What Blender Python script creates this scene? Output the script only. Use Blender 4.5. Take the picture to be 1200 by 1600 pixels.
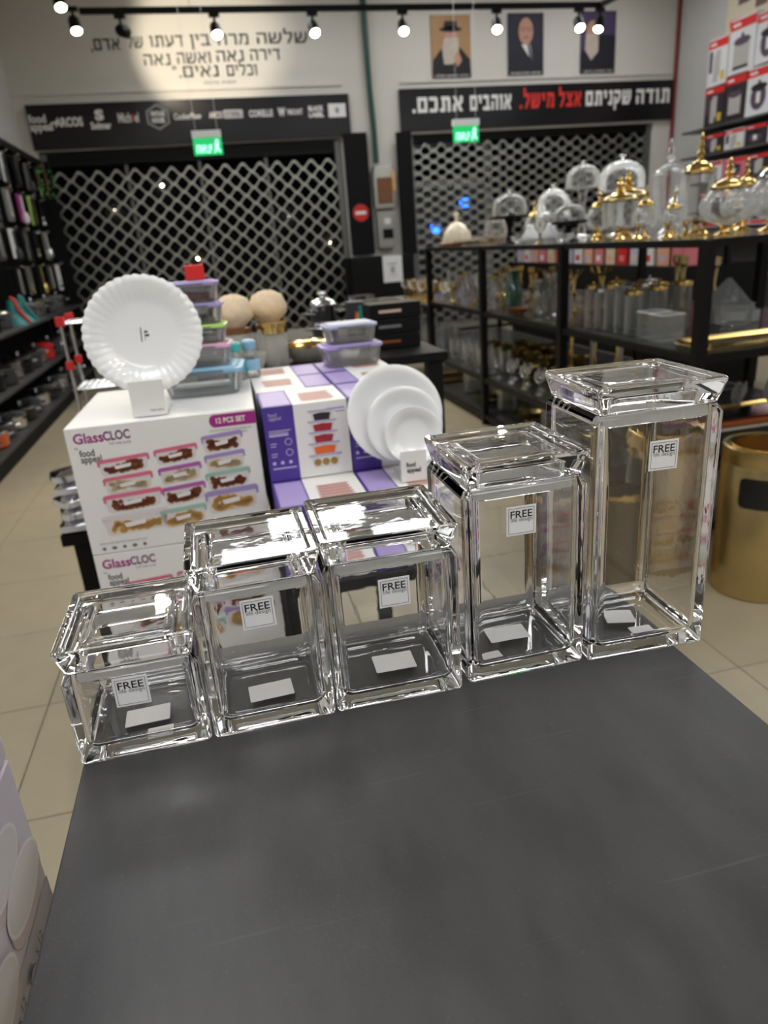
import bpy, bmesh, math, random
from mathutils import Matrix, Vector
random.seed(7)
S = bpy.context.scene
for o in list(bpy.data.objects): bpy.data.objects.remove(o)
COL = S.collection
PI = math.pi
# ------------------------------------------------------------------ camera
cam = bpy.data.cameras.new('camera'); camo = bpy.data.objects.new('camera', cam); COL.objects.link(camo)
_r = Vector((0.97041506, -0.23059629, -0.0715539)); _u = Vector((0.14764447, 0.33226842, 0.9315572)); _f = Vector((0.19103853, 0.91456167, -0.35648454))
camo.matrix_world = Matrix(((_r.x, _u.x, -_f.x, 0), (_r.y, _u.y, -_f.y, 0), (_r.z, _u.z, -_f.z, 1.30), (0, 0, 0, 1)))
cam.sensor_fit = 'VERTICAL'; cam.sensor_height = 36; cam.lens = 1109 / 1600 * 36
cam.clip_start = .02; cam.clip_end = 60
cam.dof.use_dof = True; cam.dof.focus_distance = .66; cam.dof.aperture_fstop = 6.4
S.camera = camo
# ------------------------------------------------------------------ world, exposure
w = bpy.data.worlds.new('night'); S.world = w; w.use_nodes = True
w.node_tree.nodes['Background'].inputs[0].default_value = (.012, .014, .02, 1)
w.node_tree.nodes['Background'].inputs[1].default_value = 1
S.view_settings.view_transform = 'Standard'; S.view_settings.look = 'None'
S.view_settings.exposure = -0.22; S.view_settings.gamma = 1
S.view_settings.use_curve_mapping = False
S.cycles.use_denoising = True
S.cycles.max_bounces = 22; S.cycles.transmission_bounces = 22; S.cycles.glossy_bounces = 8
S.cycles.diffuse_bounces = 4; S.cycles.transparent_max_bounces = 40
S.cycles.sample_clamp_indirect = 40
PANEL_LIGHT = 10.0      # radiance of the unseen LED panels
SPOT_FACE = 36.0        # radiance of the track spot faces
SPOT_WATT = 90.0
# ------------------------------------------------------------------ colour and materials
def lin(c): c /= 255; return c / 12.92 if c <= .04045 else ((c + .055) / 1.055) ** 2.4
def C(r, g, b): return (lin(r), lin(g), lin(b), 1)
MT = {}
def mat(name, col, rough=.5, metal=0., spec=.5, noise=0., nscale=20., bump=0., bscale=60., trans=0., ior=1.49, emit=0., alpha=1., sheen=0., coat=0., aniso=0.):
    m = bpy.data.materials.new(name); m.use_nodes = True; nt = m.node_tree
    b = nt.nodes['Principled BSDF']
    b.inputs['Base Color'].default_value = col; b.inputs['Roughness'].default_value = rough
    b.inputs['Metallic'].default_value = metal; b.inputs['Specular IOR Level'].default_value = spec
    b.inputs['Transmission Weight'].default_value = trans; b.inputs['IOR'].default_value = ior
    b.inputs['Coat Weight'].default_value = coat; b.inputs['Anisotropic'].default_value = aniso
    b.inputs['Alpha'].default_value = alpha
    if emit:
        b.inputs['Emission Color'].default_value = col; b.inputs['Emission Strength'].default_value = emit
    tc = nt.nodes.new('ShaderNodeTexCoord')
    n = nt.nodes.new('ShaderNodeTexNoise'); n.inputs['Scale'].default_value = nscale; n.inputs['Detail'].default_value = 5
    nt.links.new(tc.outputs['Object'], n.inputs['Vector'])
    if noise:
        mx = nt.nodes.new('ShaderNodeMix'); mx.data_type = 'RGBA'
        d = 1 - noise; u_ = 1 + noise
        mx.inputs[6].default_value = (col[0] * d, col[1] * d, col[2] * d, 1); mx.inputs[7].default_value = (min(1, col[0] * u_), min(1, col[1] * u_), min(1, col[2] * u_), 1)
        nt.links.new(n.outputs['Fac'], mx.inputs[0]); nt.links.new(mx.outputs[2], b.inputs['Base Color'])
    if bump:
        n2 = nt.nodes.new('ShaderNodeTexNoise'); n2.inputs['Scale'].default_value = bscale; n2.inputs['Detail'].default_value = 2
        nt.links.new(tc.outputs['Object'], n2.inputs['Vector'])
        bp = nt.nodes.new('ShaderNodeBump'); bp.inputs['Strength'].default_value = bump; bp.inputs['Distance'].default_value = .001
        nt.links.new(n2.outputs['Fac'], bp.inputs['Height']); nt.links.new(bp.outputs[0], b.inputs['Normal'])
    MT[name] = m; return m
def thin_glass(name, tint=(1, 1, 1, 1), edge=(.55, .58, .6, 1), gl=1.0, h0=.03, h1=.40):
    m = bpy.data.materials.new(name); m.use_nodes = True; nt = m.node_tree
    for x in list(nt.nodes):
        if x.type != 'OUTPUT_MATERIAL': nt.nodes.remove(x)
    out = [x for x in nt.nodes if x.type == 'OUTPUT_MATERIAL'][0]
    lw = nt.nodes.new('ShaderNodeLayerWeight'); lw.inputs[0].default_value = .35
    fr = nt.nodes.new('ShaderNodeFresnel'); fr.inputs[0].default_value = 1.5
    mc = nt.nodes.new('ShaderNodeMix'); mc.data_type = 'RGBA'; mc.inputs[6].default_value = tint; mc.inputs[7].default_value = edge
    nt.links.new(lw.outputs['Facing'], mc.inputs[0])
    tr = nt.nodes.new('ShaderNodeBsdfTransparent'); nt.links.new(mc.outputs[2], tr.inputs[0])
    g = nt.nodes.new('ShaderNodeBsdfGlossy'); g.inputs['Roughness'].default_value = .03; g.inputs[0].default_value = (gl, gl, gl, 1)
    tcn = nt.nodes.new('ShaderNodeTexCoord'); nz = nt.nodes.new('ShaderNodeTexNoise'); nz.inputs['Scale'].default_value = 55; nz.inputs['Detail'].default_value = 2
    bp = nt.nodes.new('ShaderNodeBump'); bp.inputs['Strength'].default_value = .5; bp.inputs['Distance'].default_value = .002
    nt.links.new(tcn.outputs['Object'], nz.inputs['Vector']); nt.links.new(nz.outputs['Fac'], bp.inputs['Height']); nt.links.new(bp.outputs[0], g.inputs['Normal'])
    mx = nt.nodes.new('ShaderNodeMixShader'); nt.links.new(fr.outputs[0], mx.inputs[0])
    nt.links.new(tr.outputs[0], mx.inputs[1]); nt.links.new(g.outputs[0], mx.inputs[2])
    # whitish haze painted in for light refracted by thick glass, growing towards the edges
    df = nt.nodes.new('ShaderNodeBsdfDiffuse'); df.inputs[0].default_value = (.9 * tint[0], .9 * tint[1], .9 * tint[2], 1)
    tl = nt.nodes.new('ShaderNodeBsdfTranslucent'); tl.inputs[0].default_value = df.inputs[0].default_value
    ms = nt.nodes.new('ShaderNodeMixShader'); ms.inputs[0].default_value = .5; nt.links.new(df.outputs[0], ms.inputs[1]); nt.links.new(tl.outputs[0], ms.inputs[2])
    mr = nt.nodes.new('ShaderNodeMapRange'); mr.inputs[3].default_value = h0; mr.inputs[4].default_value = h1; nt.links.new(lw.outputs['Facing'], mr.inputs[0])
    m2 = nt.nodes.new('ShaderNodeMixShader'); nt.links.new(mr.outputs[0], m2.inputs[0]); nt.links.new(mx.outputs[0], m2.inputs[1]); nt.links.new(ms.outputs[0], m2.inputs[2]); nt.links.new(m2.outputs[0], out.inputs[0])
    MT[name] = m; return m
acrylic = mat('clear_acrylic', (1, 1, 1, 1), 0., trans=1., ior=1.49, bump=.09, bscale=42)
gasket_m = mat('frosted_silicone', C(246, 246, 243), .5)
_nt = gasket_m.node_tree; _d = _nt.nodes.new('ShaderNodeBsdfTranslucent'); _d.inputs[0].default_value = C(250, 250, 247); _mx = _nt.nodes.new('ShaderNodeMixShader'); _mx.inputs[0].default_value = .5
_nt.links.new(_nt.nodes['Principled BSDF'].outputs[0], _mx.inputs[1]); _nt.links.new(_d.outputs[0], _mx.inputs[2]); _nt.links.new(_mx.outputs[0], _nt.nodes['Material Output'].inputs[0])
sticker_m = mat('white_sticker', C(236, 236, 238), .45)
ink = mat('black_ink', C(28, 28, 30), .5)
grey_ink = mat('grey_ink', C(110, 110, 115), .5)
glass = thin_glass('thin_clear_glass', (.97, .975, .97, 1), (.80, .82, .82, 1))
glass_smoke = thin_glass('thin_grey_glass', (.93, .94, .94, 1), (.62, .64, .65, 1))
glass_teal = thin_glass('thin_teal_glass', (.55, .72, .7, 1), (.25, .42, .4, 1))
ribbed_glass = thin_glass('sparkle_hazed_glass', (.97, .97, .95, 1), (.8, .8, .78, 1), h0=.30, h1=.75)  # stronger white haze painted in for the bright sparkle of the ribs
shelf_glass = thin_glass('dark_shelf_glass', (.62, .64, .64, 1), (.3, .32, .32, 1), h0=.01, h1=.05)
crystal = mat('cut_crystal', (1, 1, 1, 1), .02, trans=1., ior=1.5, bump=1., bscale=45)
gold = mat('polished_gold', C(224, 192, 120), .15, 1., noise=.15, nscale=9)
brushed_gold = mat('brushed_gold', C(202, 180, 130), .27, 1., noise=.06, nscale=30, aniso=.7)
steel = mat('steel', C(200, 200, 202), .22, 1.)
chrome = mat('chrome', C(225, 225, 228), .08, 1.)
galv = mat('galvanised_steel', C(168, 168, 160), .38, .85, noise=.12, nscale=6)
galv_dark = mat('dull_steel', C(118, 118, 116), .45, .7, noise=.12, nscale=8)
black_metal = mat('black_powder_coat', C(14, 14, 15), .5, spec=.2)
black = mat('matte_black', C(12, 12, 13), .65, spec=.2)
black_gloss = mat('glossy_black', C(20, 20, 22), .2)
charcoal = mat('charcoal', C(50, 50, 53), .55, noise=.15)
grey_pan = mat('grey_nonstick', C(70, 70, 74), .4)
white = mat('white_card', C(228, 228, 228), .5, noise=.02)
porcelain = mat('white_porcelain', C(230, 232, 236), .16, coat=.5)
cream = mat('cream_ceramic', C(226, 214, 190), .35, noise=.08)
rattan = mat('woven_rattan', C(228, 206, 174), .8, noise=.22, nscale=70, bump=1., bscale=120)
wood = mat('brown_wood', C(120, 74, 40), .5, noise=.3, nscale=14)
copper = mat('copper', C(196, 110, 66), .25, 1.)
orange = mat('orange_enamel', C(190, 92, 46), .3)
red = mat('red_plastic', C(206, 38, 34), .4)
red_ink = mat('red_print', C(222, 44, 40), .5)
teal = mat('teal_silicone', C(34, 128, 130), .45)
green_pl = mat('green_plastic', C(150, 196, 70), .4)
lime = mat('lime_lid', C(176, 214, 110), .4)
lavender = mat('lavender_lid', C(166, 152, 206), .4)
bluelid = mat('pale_blue_lid', C(140, 186, 216), .4)
pinklid = mat('pale_pink_lid', C(214, 170, 196), .4)
bluegrey = mat('blue_grey_lid', C(168, 176, 204), .4)
aqua = mat('aqua_plastic', C(84, 190, 184), .35)
blue_pl = mat('blue_plastic', C(46, 84, 176), .4)
purple = mat('purple_print', C(78, 58, 150), .45, noise=.04)
lilac = mat('lilac_print', C(168, 152, 206), .45)
magenta = mat('magenta_print', C(160, 40, 130), .5)
plum = mat('plum_print', C(112, 44, 104), .5)
pale_text = mat('pale_lilac_print', C(196, 188, 226), .5)
tan_print = mat('tan_print', C(206, 178, 160), .5)
brown_print = mat('brown_print', C(150, 88, 58), .5, noise=.35, nscale=90)
nut_print = mat('cream_food_print', C(222, 204, 170), .5, noise=.25, nscale=110)
pasta_print = mat('pasta_print', C(222, 178, 110), .5, noise=.2, nscale=70)
pic_glass = mat('printed_glass_grey', C(214, 208, 212), .5, noise=.05, nscale=60)
red_food = mat('red_food_print', C(158, 40, 56), .5, noise=.3, nscale=90)
orange_food = mat('orange_food_print', C(222, 104, 48), .5, noise=.2, nscale=90)
dark_food = mat('dark_food_print', C(44, 34, 44), .5, noise=.3, nscale=90)
olive_food = mat('olive_food_print', C(150, 122, 50), .5, noise=.15, nscale=60)
pink_pic = mat('pink_lid_print', C(214, 110, 140), .5)
purp_pic = mat('purple_lid_print', C(170, 92, 170), .5)
lav_pic = mat('lavender_lid_print', C(160, 140, 196), .5)
mint_pic = mat('mint_lid_print', C(150, 190, 176), .5)
skin = mat('portrait_skin_print', C(196, 146, 124), .6, noise=.12, nscale=9)
beard = mat('portrait_beard_print', C(198, 184, 170), .6, noise=.2, nscale=14)
suit = mat('portrait_dark_suit_print', C(18, 20, 36), .6)
hatm = mat('portrait_black_print', C(24, 22, 24), .6)
amber_bg = mat('portrait_amber_print', C(176, 136, 96), .6, noise=.2, nscale=5)
violet_bg = mat('portrait_violet_print', C(70, 58, 92), .6, noise=.35, nscale=4)
night_bg = mat('portrait_night_print', C(30, 24, 48), .6, noise=.4, nscale=5)
sign_black = mat('black_sign_board', C(20, 18, 20), .3, spec=.35)
sign_white = mat('white_sign_letters', C(238, 236, 232), .5)
sign_red = mat('red_sign_letters', C(226, 52, 44), .5)
exit_green = mat('lit_exit_green', C(10, 176, 96), .4, emit=1.2)
exit_white = mat('lit_exit_white', C(190, 250, 240), .4, emit=1.6)
blue_lamp = mat('lit_blue_sign', C(40, 120, 255), .4, emit=6.)
street_lamp_m = mat('lit_street_lamp', C(255, 240, 210), .4, emit=12.)
wall_m = mat('white_painted_plaster', C(214, 210, 202), .8, noise=.04, nscale=1.2, bump=.1, bscale=90)
wall_grey = mat('grey_painted_plaster', C(206, 204, 200), .8, noise=.04, nscale=1.5)
ceil_m = mat('ceiling_paint', C(200, 198, 194), .9, noise=.03, nscale=2)
grout = mat('grout', C(112, 103, 88), .9, noise=.1)
tile_m = mat('beige_stone_tile', C(150, 141, 121), .42, noise=.13, nscale=7, bump=.15, bscale=80)
street_m = mat('dark_street', C(26, 28, 32), .8, noise=.3, nscale=2)
pipe_green = mat('green_pipe', C(24, 74, 62), .4)
pipe_red = mat('red_pipe', C(140, 26, 28), .4)
led = mat('lit_led_diffuser', (.965, .985, 1, 1), .5, emit=PANEL_LIGHT)
spot_face = mat('lit_spot_lens', (1, .90, .66, 1), .5, emit=SPOT_FACE)
lilac_box = mat('pale_lilac_carton', C(206, 198, 208), .45, noise=.03, nscale=4)
bowl_print = mat('white_bowl_print', C(228, 224, 224), .4)
bowl_shade = mat('bowl_side_print', C(198, 184, 184), .4)
wire_clear = mat('thin_wire', C(200, 200, 200), .4)
def table_material():
    m = mat('charcoal_laminate', C(56, 56, 57), .42, noise=0)
    nt = m.node_tree; b = nt.nodes['Principled BSDF']; tc = [x for x in nt.nodes if x.type == 'TEX_COORD'][0]
    mp = nt.nodes.new('ShaderNodeMapping'); mp.inputs['Rotation'].default_value = (0, 0, .5); mp.inputs['Scale'].default_value = (5, 1.6, 1)
    nt.links.new(tc.outputs['Object'], mp.inputs[0])
    n = nt.nodes.new('ShaderNodeTexNoise'); n.inputs['Scale'].default_value = 5; n.inputs['Detail'].default_value = 8; n.inputs['Roughness'].default_value = .62
    nt.links.new(mp.outputs[0], n.inputs['Vector'])
    cr = nt.nodes.new('ShaderNodeValToRGB'); cr.color_ramp.elements[0].position = .38; cr.color_ramp.elements[0].color = C(46, 46, 47)
    cr.color_ramp.elements[1].position = .78; cr.color_ramp.elements[1].color = C(62, 62, 63)
    nt.links.new(n.outputs['Fac'], cr.inputs[0])
    sp = nt.nodes.new('ShaderNodeTexNoise'); sp.inputs['Scale'].default_value = 420; sp.inputs['Detail'].default_value = 2
    nt.links.new(tc.outputs['Object'], sp.inputs['Vector'])
    cr2 = nt.nodes.new('ShaderNodeValToRGB'); cr2.color_ramp.elements[0].position = .66; cr2.color_ramp.elements[0].color = (0, 0, 0, 1)
    cr2.color_ramp.elements[1].position = .82; cr2.color_ramp.elements[1].color = (.06, .06, .06, 1)
    nt.links.new(sp.outputs['Fac'], cr2.inputs[0])
    ad = nt.nodes.new('ShaderNodeMix'); ad.data_type = 'RGBA'; ad.blend_type = 'ADD'; ad.inputs[0].default_value = 1
    nt.links.new(cr.outputs[0], ad.inputs[6]); nt.links.new(cr2.outputs[0], ad.inputs[7]); nt.links.new(ad.outputs[2], b.inputs['Base Color'])
    m3 = nt.nodes.new('ShaderNodeMapping'); m3.inputs['Rotation'].default_value = (0, 0, -.9); m3.inputs['Scale'].default_value = (3, 120, 1); nt.links.new(tc.outputs['Object'], m3.inputs[0])
    n3 = nt.nodes.new('ShaderNodeTexNoise'); n3.inputs['Scale'].default_value = 2.2; n3.inputs['Detail'].default_value = 3; nt.links.new(m3.outputs[0], n3.inputs['Vector'])
    c3 = nt.nodes.new('ShaderNodeValToRGB'); c3.color_ramp.elements[0].position = .66; c3.color_ramp.elements[0].color = (0, 0, 0, 1); c3.color_ramp.elements[1].position = .80; c3.color_ramp.elements[1].color = (.035, .035, .035, 1)
    nt.links.new(n3.outputs['Fac'], c3.inputs[0])
    a3 = nt.nodes.new('ShaderNodeMix'); a3.data_type = 'RGBA'; a3.blend_type = 'ADD'; a3.inputs[0].default_value = 1
    nt.links.new(ad.outputs[2], a3.inputs[6]); nt.links.new(c3.outputs[0], a3.inputs[7]); nt.links.new(a3.outputs[2], b.inputs['Base Color'])
    bp = nt.nodes.new('ShaderNodeBump'); bp.inputs['Strength'].default_value = .25; bp.inputs['Distance'].default_value = .0004
    nt.links.new(sp.outputs['Fac'], bp.inputs['Height']); nt.links.new(bp.outputs[0], b.inputs['Normal'])
    rr = nt.nodes.new('ShaderNodeMapRange'); rr.inputs[3].default_value = .34; rr.inputs[4].default_value = .52
    nt.links.new(n.outputs['Fac'], rr.inputs[0]); nt.links.new(rr.outputs[0], b.inputs['Roughness'])
    return m
table_m = table_material()
# ------------------------------------------------------------------ geometry helpers
class G:
    def __init__(s): s.v = []; s.f = []; s.m = []
    def add(s, vs, fs, mi=0):
        k = len(s.v); s.v += [tuple(x) for x in vs]; s.f += [tuple(i + k for i in f) for f in fs]; s.m += [mi] * len(fs); return s
    def box(s, x0, y0, z0, x1, y1, z1, mi=0):
        return s.add([(x0, y0, z0), (x1, y0, z0), (x1, y1, z0), (x0, y1, z0), (x0, y0, z1), (x1, y0, z1), (x1, y1, z1), (x0, y1, z1)],
                     [(0, 3, 2, 1), (4, 5, 6, 7), (0, 1, 5, 4), (1, 2, 6, 5), (2, 3, 7, 6), (3, 0, 4, 7)], mi)
    def lathe(s, prof, n=20, cx=0, cy=0, mi=0, flute=0, fl_n=0):
        vs = []; fs = []; rows = []
        for (r, z) in prof:
            if r < 1e-6: rows.append([len(vs)]); vs.append((cx, cy, z)); continue
            row = []
            for i in range(n):
                a = 2 * PI * i / n; rr = r * (1 + (flute * math.cos(a * fl_n) if flute else 0))
                row.append(len(vs)); vs.append((cx + rr * math.cos(a), cy + rr * math.sin(a), z))
            rows.append(row)
        for a, b in zip(rows, rows[1:]):
            if len(a) == 1 and len(b) == 1: continue
            for i in range(n):
                j = (i + 1) % n
                if len(a) == 1: fs.append((a[0], b[i], b[j]))
                elif len(b) == 1: fs.append((a[i], a[j], b[0]))
                else: fs.append((a[i], a[j], b[j], b[i]))
        return s.add(vs, fs, mi)
    def loft(s, rings, seg=4, mi=0, cap0=True, cap1=True, cx=0, cy=0, sup=0):
        vs = []; fs = []; rows = []
        for (hx, hy, r, z) in rings:
            row = []; r = min(r, hx, hy)
            for (sx, sy, a0) in ((1, 1, 0), (-1, 1, PI / 2), (-1, -1, PI), (1, -1, 1.5 * PI)):
                ks = ([-1] if sup else []) + list(range(seg + 1)) + ([-2] if sup else [])
                for k in ks:
                    if k < 0:      # support points on the straight sides keep the flat faces flat when smooth shaded
                        a = a0 if k == -1 else a0 + PI / 2; d_ = sup if k == -1 else -sup
                        d_ = math.copysign(min(sup, max(hx - r, .0001) * .5, max(hy - r, .0001) * .5), d_)
                        tx, ty = math.sin(a), -math.cos(a)
                        row.append(len(vs)); vs.append((cx + sx * (hx - r) + r * math.cos(a) + tx * d_, cy + sy * (hy - r) + r * math.sin(a) + ty * d_, z)); continue
                    a = a0 + PI / 2 * k / seg
                    row.append(len(vs)); vs.append((cx + sx * (hx - r) + r * math.cos(a), cy + sy * (hy - r) + r * math.sin(a), z))
            rows.append(row)
        n = len(rows[0])
        for a, b in zip(rows, rows[1:]):
            for i in range(n):
                j = (i + 1) % n; fs.append((a[i], a[j], b[j], b[i]))
        if cap0: fs.append(tuple(reversed(rows[0])))
        if cap1: fs.append(tuple(rows[-1]))
        return s.add(vs, fs, mi)
    def tube(s, pts, r, n=6, mi=0, closed=False):
        pts = [Vector(p) for p in pts]; vs = []; fs = []; m = len(pts); up = Vector((0, 0, 1))
        for i, p in enumerate(pts):
            if closed: d = pts[(i + 1) % m] - pts[i - 1]
            else: d = pts[min(i + 1, m - 1)] - pts[max(i - 1, 0)]
            d.normalize(); ref = up if abs(d.z) < .9 else Vector((1, 0, 0))
            a = d.cross(ref).normalized(); b = d.cross(a)
            for k in range(n):
                t = 2 * PI * k / n; vs.append(p + a * (r * math.cos(t)) + b * (r * math.sin(t)))
        for i in range(m if closed else m - 1):
            i2 = (i + 1) % m
            for k in range(n):
                k2 = (k + 1) % n; fs.append((i * n + k, i * n + k2, i2 * n + k2, i2 * n + k))
        if not closed:
            fs.append(tuple(range(n))); fs.append(tuple((m - 1) * n + k for k in reversed(range(n))))
        return s.add(vs, fs, mi)
    def poly(s, pts, mi=0): return s.add(pts, [tuple(range(len(pts)))], mi)
    def mesh(s, name, mats, smooth=True, ang=35):
        me = bpy.data.meshes.new(name); me.from_pydata(s.v, [], s.f)
        if not isinstance(mats, (list, tuple)): mats = [mats]
        for m in mats: me.materials.append(m)
        if len(mats) > 1: me.polygons.foreach_set('material_index', s.m)
        bm = bmesh.new(); bm.from_mesh(me); bmesh.ops.recalc_face_normals(bm, faces=bm.faces); bm.to_mesh(me); bm.free()
        if smooth:
            me.polygons.foreach_set('use_smooth', [True] * len(me.polygons)); me.set_sharp_from_angle(angle=math.radians(ang))
        me.update(); return me
MC = {}
def M(key, fn, mats, smooth=True, ang=35):
    if key not in MC: MC[key] = fn().mesh(str(key[0] if isinstance(key, tuple) else key), mats, smooth, ang)
    return MC[key]
def bbox_mesh(key, x0, y0, z0, x1, y1, z1, m, bev=.003):
    k = ('bevbox', key, round(x0, 4), round(y0, 4), round(z0, 4), round(x1, 4), round(y1, 4), round(z1, 4), m.name, bev)
    if k not in MC:
        me = bpy.data.meshes.new(key); bm = bmesh.new()
        bmesh.ops.create_cube(bm, size=1)
        for v in bm.verts:
            v.co = Vector((x0 if v.co.x < 0 else x1, y0 if v.co.y < 0 else y1, z0 if v.co.z < 0 else z1))
        if bev: bmesh.ops.bevel(bm, geom=list(bm.edges), offset=bev, segments=1, affect='EDGES', clamp_overlap=True)
        bm.to_mesh(me); bm.free(); me.materials.append(m); MC[k] = me
    return MC[k]
def ob(name, me, parent=None, loc=(0, 0, 0), rot=(0, 0, 0), label=None):
    o = bpy.data.objects.new(name, me); COL.objects.link(o); o.location = loc; o.rotation_euler = rot
    if parent is not None: o.parent = parent
    if label: o['label'] = label
    return o
def thing(name, label, cat, loc=(0, 0, 0), rz=0, group=None):
    o = bpy.data.objects.new(name, None); COL.objects.link(o); o.location = loc; o.rotation_euler = (0, 0, rz); o.empty_display_size = .05
    return tag(o, label, cat, group)
def tag(o, label, cat, group=None, kind=None):
    o['label'] = label; o['category'] = cat
    if group: o['group'] = group
    if kind: o['kind'] = kind
    return o
def struct(name, g, m, smooth=False, parent=None):
    me = g.mesh(name, m, smooth) if isinstance(g, G) else g
    o = ob(name, me, parent)
    if parent is None: o['kind'] = 'structure'
    return o
def text(name, body, size, m, parent, loc, rot=(PI / 2, 0, 0), width=None, bold=0., align='CENTER', label=None, shear=0., rtl=False, res=3):
    k = ('txt', body, size, m.name, bold, align, shear, width, rtl)
    if k not in MC:
        cu = bpy.data.curves.new('t', 'FONT'); cu.body = body[::-1] if rtl else body
        cu.size = size; cu.offset = bold; cu.align_x = align; cu.align_y = 'CENTER'; cu.shear = shear; cu.resolution_u = res
        t = bpy.data.objects.new('t', cu); COL.objects.link(t)
        dg = bpy.context.evaluated_depsgraph_get(); me = bpy.data.meshes.new_from_object(t.evaluated_get(dg))
        bpy.data.objects.remove(t); bpy.data.curves.remove(cu)
        if width:
            xs = [v.co.x for v in me.vertices]; sc = width / (max(xs) - min(xs)); mid = (max(xs) + min(xs)) / 2
            for v in me.vertices: v.co.x = (v.co.x - (mid if align == 'CENTER' else min(xs))) * sc
        ys = [v.co.y for v in me.vertices]; my = (max(ys) + min(ys)) / 2
        if rtl: my = size * .29        # Hebrew words share one baseline
        for v in me.vertices: v.co.y -= my
        me.materials.clear(); me.materials.append(m); me.name = name; MC[k] = me
    return ob(name, MC[k], parent, loc, rot, label)
# block Hebrew letters drawn as strokes of weight t in a unit-high box (baseline 0, x to the right)
def heb_glyph(c, t):
    u = 1 - t; R = rect
    F = {
     'א': (.80, [[(0, 1), (t * 1.1, 1), (.80, 0), (.80 - t * 1.1, 0)], [(.80 - t, 1), (.80, 1), (.80, .62), (.56, .36), (.46, .50), (.80 - t, .70)], [(0, 0), (t, 0), (t, .36), (.36, .53), (.26, .67), (0, .40)]]),
     'ב': (.78, [R(0, u, .64, 1), R(.64 - t, 0, .64, 1), R(0, 0, .78, t)]),
     'ד': (.74, [R(0, u, .74, 1), R(.64 - t, 0, .64, 1)]),
     'ה': (.74, [R(0, u, .74, 1), R(.74 - t, 0, .74, 1), R(0, 0, t, .58)]),
     'ו': (t + .10, [R(.10, 0, .10 + t, 1), R(0, u, .10 + t, 1)]),
     'ח': (.76, [R(0, u, .76, 1), R(0, 0, t, 1), R(.76 - t, 0, .76, 1)]),
     'י': (t + .10, [R(.10, .48, .10 + t, 1), R(0, u, .10 + t, 1)]),
     'כ': (.66, [R(0, u, .58, 1), R(.66 - t, .08, .66, .92), R(0, 0, .58, t)]),
     'ל': (.66, [R(0, u, t, 1.36), R(0, u, .66, 1), [(.66 - t, 1), (.66, 1), (.66, .58), (.38, 0), (.38 - t * 1.1, 0), (.66 - t, .62)]]),
     'ם': (.76, [R(0, u, .76, 1), R(0, 0, .76, t), R(0, 0, t, 1), R(.76 - t, 0, .76, 1)]),
     'מ': (.82, [[(0, 0), (t, 0), (.30 + t * .4, .80), (.30 - t * .5, .80)], R(.20, u, .74, 1), R(.82 - t, 0, .82, .90), R(.46, 0, .82, t), [(0, 1), (t, 1), (.30, .78), (.18, .70)]]),
     'ן': (t + .10, [R(.10, -.35, .10 + t, 1), R(0, u, .10 + t, 1)]),
     'נ': (.46, [R(.46 - t, 0, .46, 1), R(.46 - t - .14, u, .46, 1), R(0, 0, .46, t)]),
     'ס': (.74, [R(0, u, .74, 1), R(.1, 0, .64, t), R(.02, .06, .02 + t, 1), R(.74 - t, .06, .74, 1)]),
     'ע': (.76, [[(.76 - t, 1), (.76, 1), (.76, .36), (.36, 0), (0, 0), (0, t), (.30, t), (.76 - t, .46)], [(0, 1), (t, 1), (.40, .20), (.40 - t, .16)]]),
     'צ': (.76, [[(0, 1), (t * 1.1, 1), (.74, t * .8), (.74 - t, t * .5)], [(.74 - t, 1), (.74, 1), (.74, .70), (.48, .48), (.38, .62), (.74 - t, .78)], R(0, 0, .74, t)]),
     'ק': (.76, [R(0, u, .70, 1), [(.76 - t, .96), (.76, .90), (.76, .55), (.46, .05), (.46 - t, .16), (.76 - t, .60)], R(0, -.36, t, .58)]),
     'ר': (.66, [R(0, u, .62, 1), R(.66 - t, 0, .66, .94)]),
     'ש': (.96, [R(0, 0, t, 1), [(.96 - t, 1), (.96, 1), (.96, .42), (.72, 0), (.72 - t * .8, t * .6), (.96 - t, .48)], [(.48 - t * .5, 1), (.48 + t * .5, 1), (.48 + t * .5, .45), (t, .22), (t, .22 + t), (.48 - t * .5, .58)], R(0, 0, .74, t)]),
     'ת': (.86, [R(.12, u, .76, 1), R(.84 - t, 0, .84, .94), R(.18, .04, .18 + t, .9), R(0, 0, .18 + t, t)]),
     '.': (t, [R(0, 0, t, t)]), ',': (t, [[(0, -.16), (t * .6, -.16), (t, t), (t * .15, t)]]), '״': (.30, [R(0, .70, .1, 1.06), R(.18, .70, .28, 1.06)]), ' ': (.35, [])}
    return F[c]
def hebrew(name, body, height, width, m, parent, loc, t=.22):
    """Hebrew is read from the other side: the first letter of `body` stands rightmost"""
    x = 0; g = G()
    for c in reversed(body):
        w_, polys = heb_glyph(c, t)
        for j, p in enumerate(polys): g.poly([(x + a, -.0005 * j, b) for a, b in p])   # strokes lie in thin layers
        x += w_ + .17
    k = width / (x - .17)
    me = bpy.data.meshes.new(name); me.from_pydata([((a - (x - .17) / 2) * k, d, (b - .5) * height) for a, d, b in g.v], [], g.f); me.materials.append(m); me.update()
    return ob(name, me, parent, loc)
ORD = ['first', 'second', 'third', 'fourth', 'fifth', 'sixth', 'seventh', 'eighth', 'ninth', 'tenth', 'eleventh', 'twelfth', 'thirteenth', 'fourteenth', 'fifteenth', 'sixteenth', 'seventeenth', 'eighteenth', 'nineteenth', 'twentieth']
def circ(cx, cy, rx, ry=None, n=24, a0=0, a1=2 * PI):
    ry = ry or rx
    return [(cx + rx * math.cos(a0 + (a1 - a0) * i / n), cy + ry * math.sin(a0 + (a1 - a0) * i / n)) for i in range(n if a1 - a0 > 6.2 else n + 1)]
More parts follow.
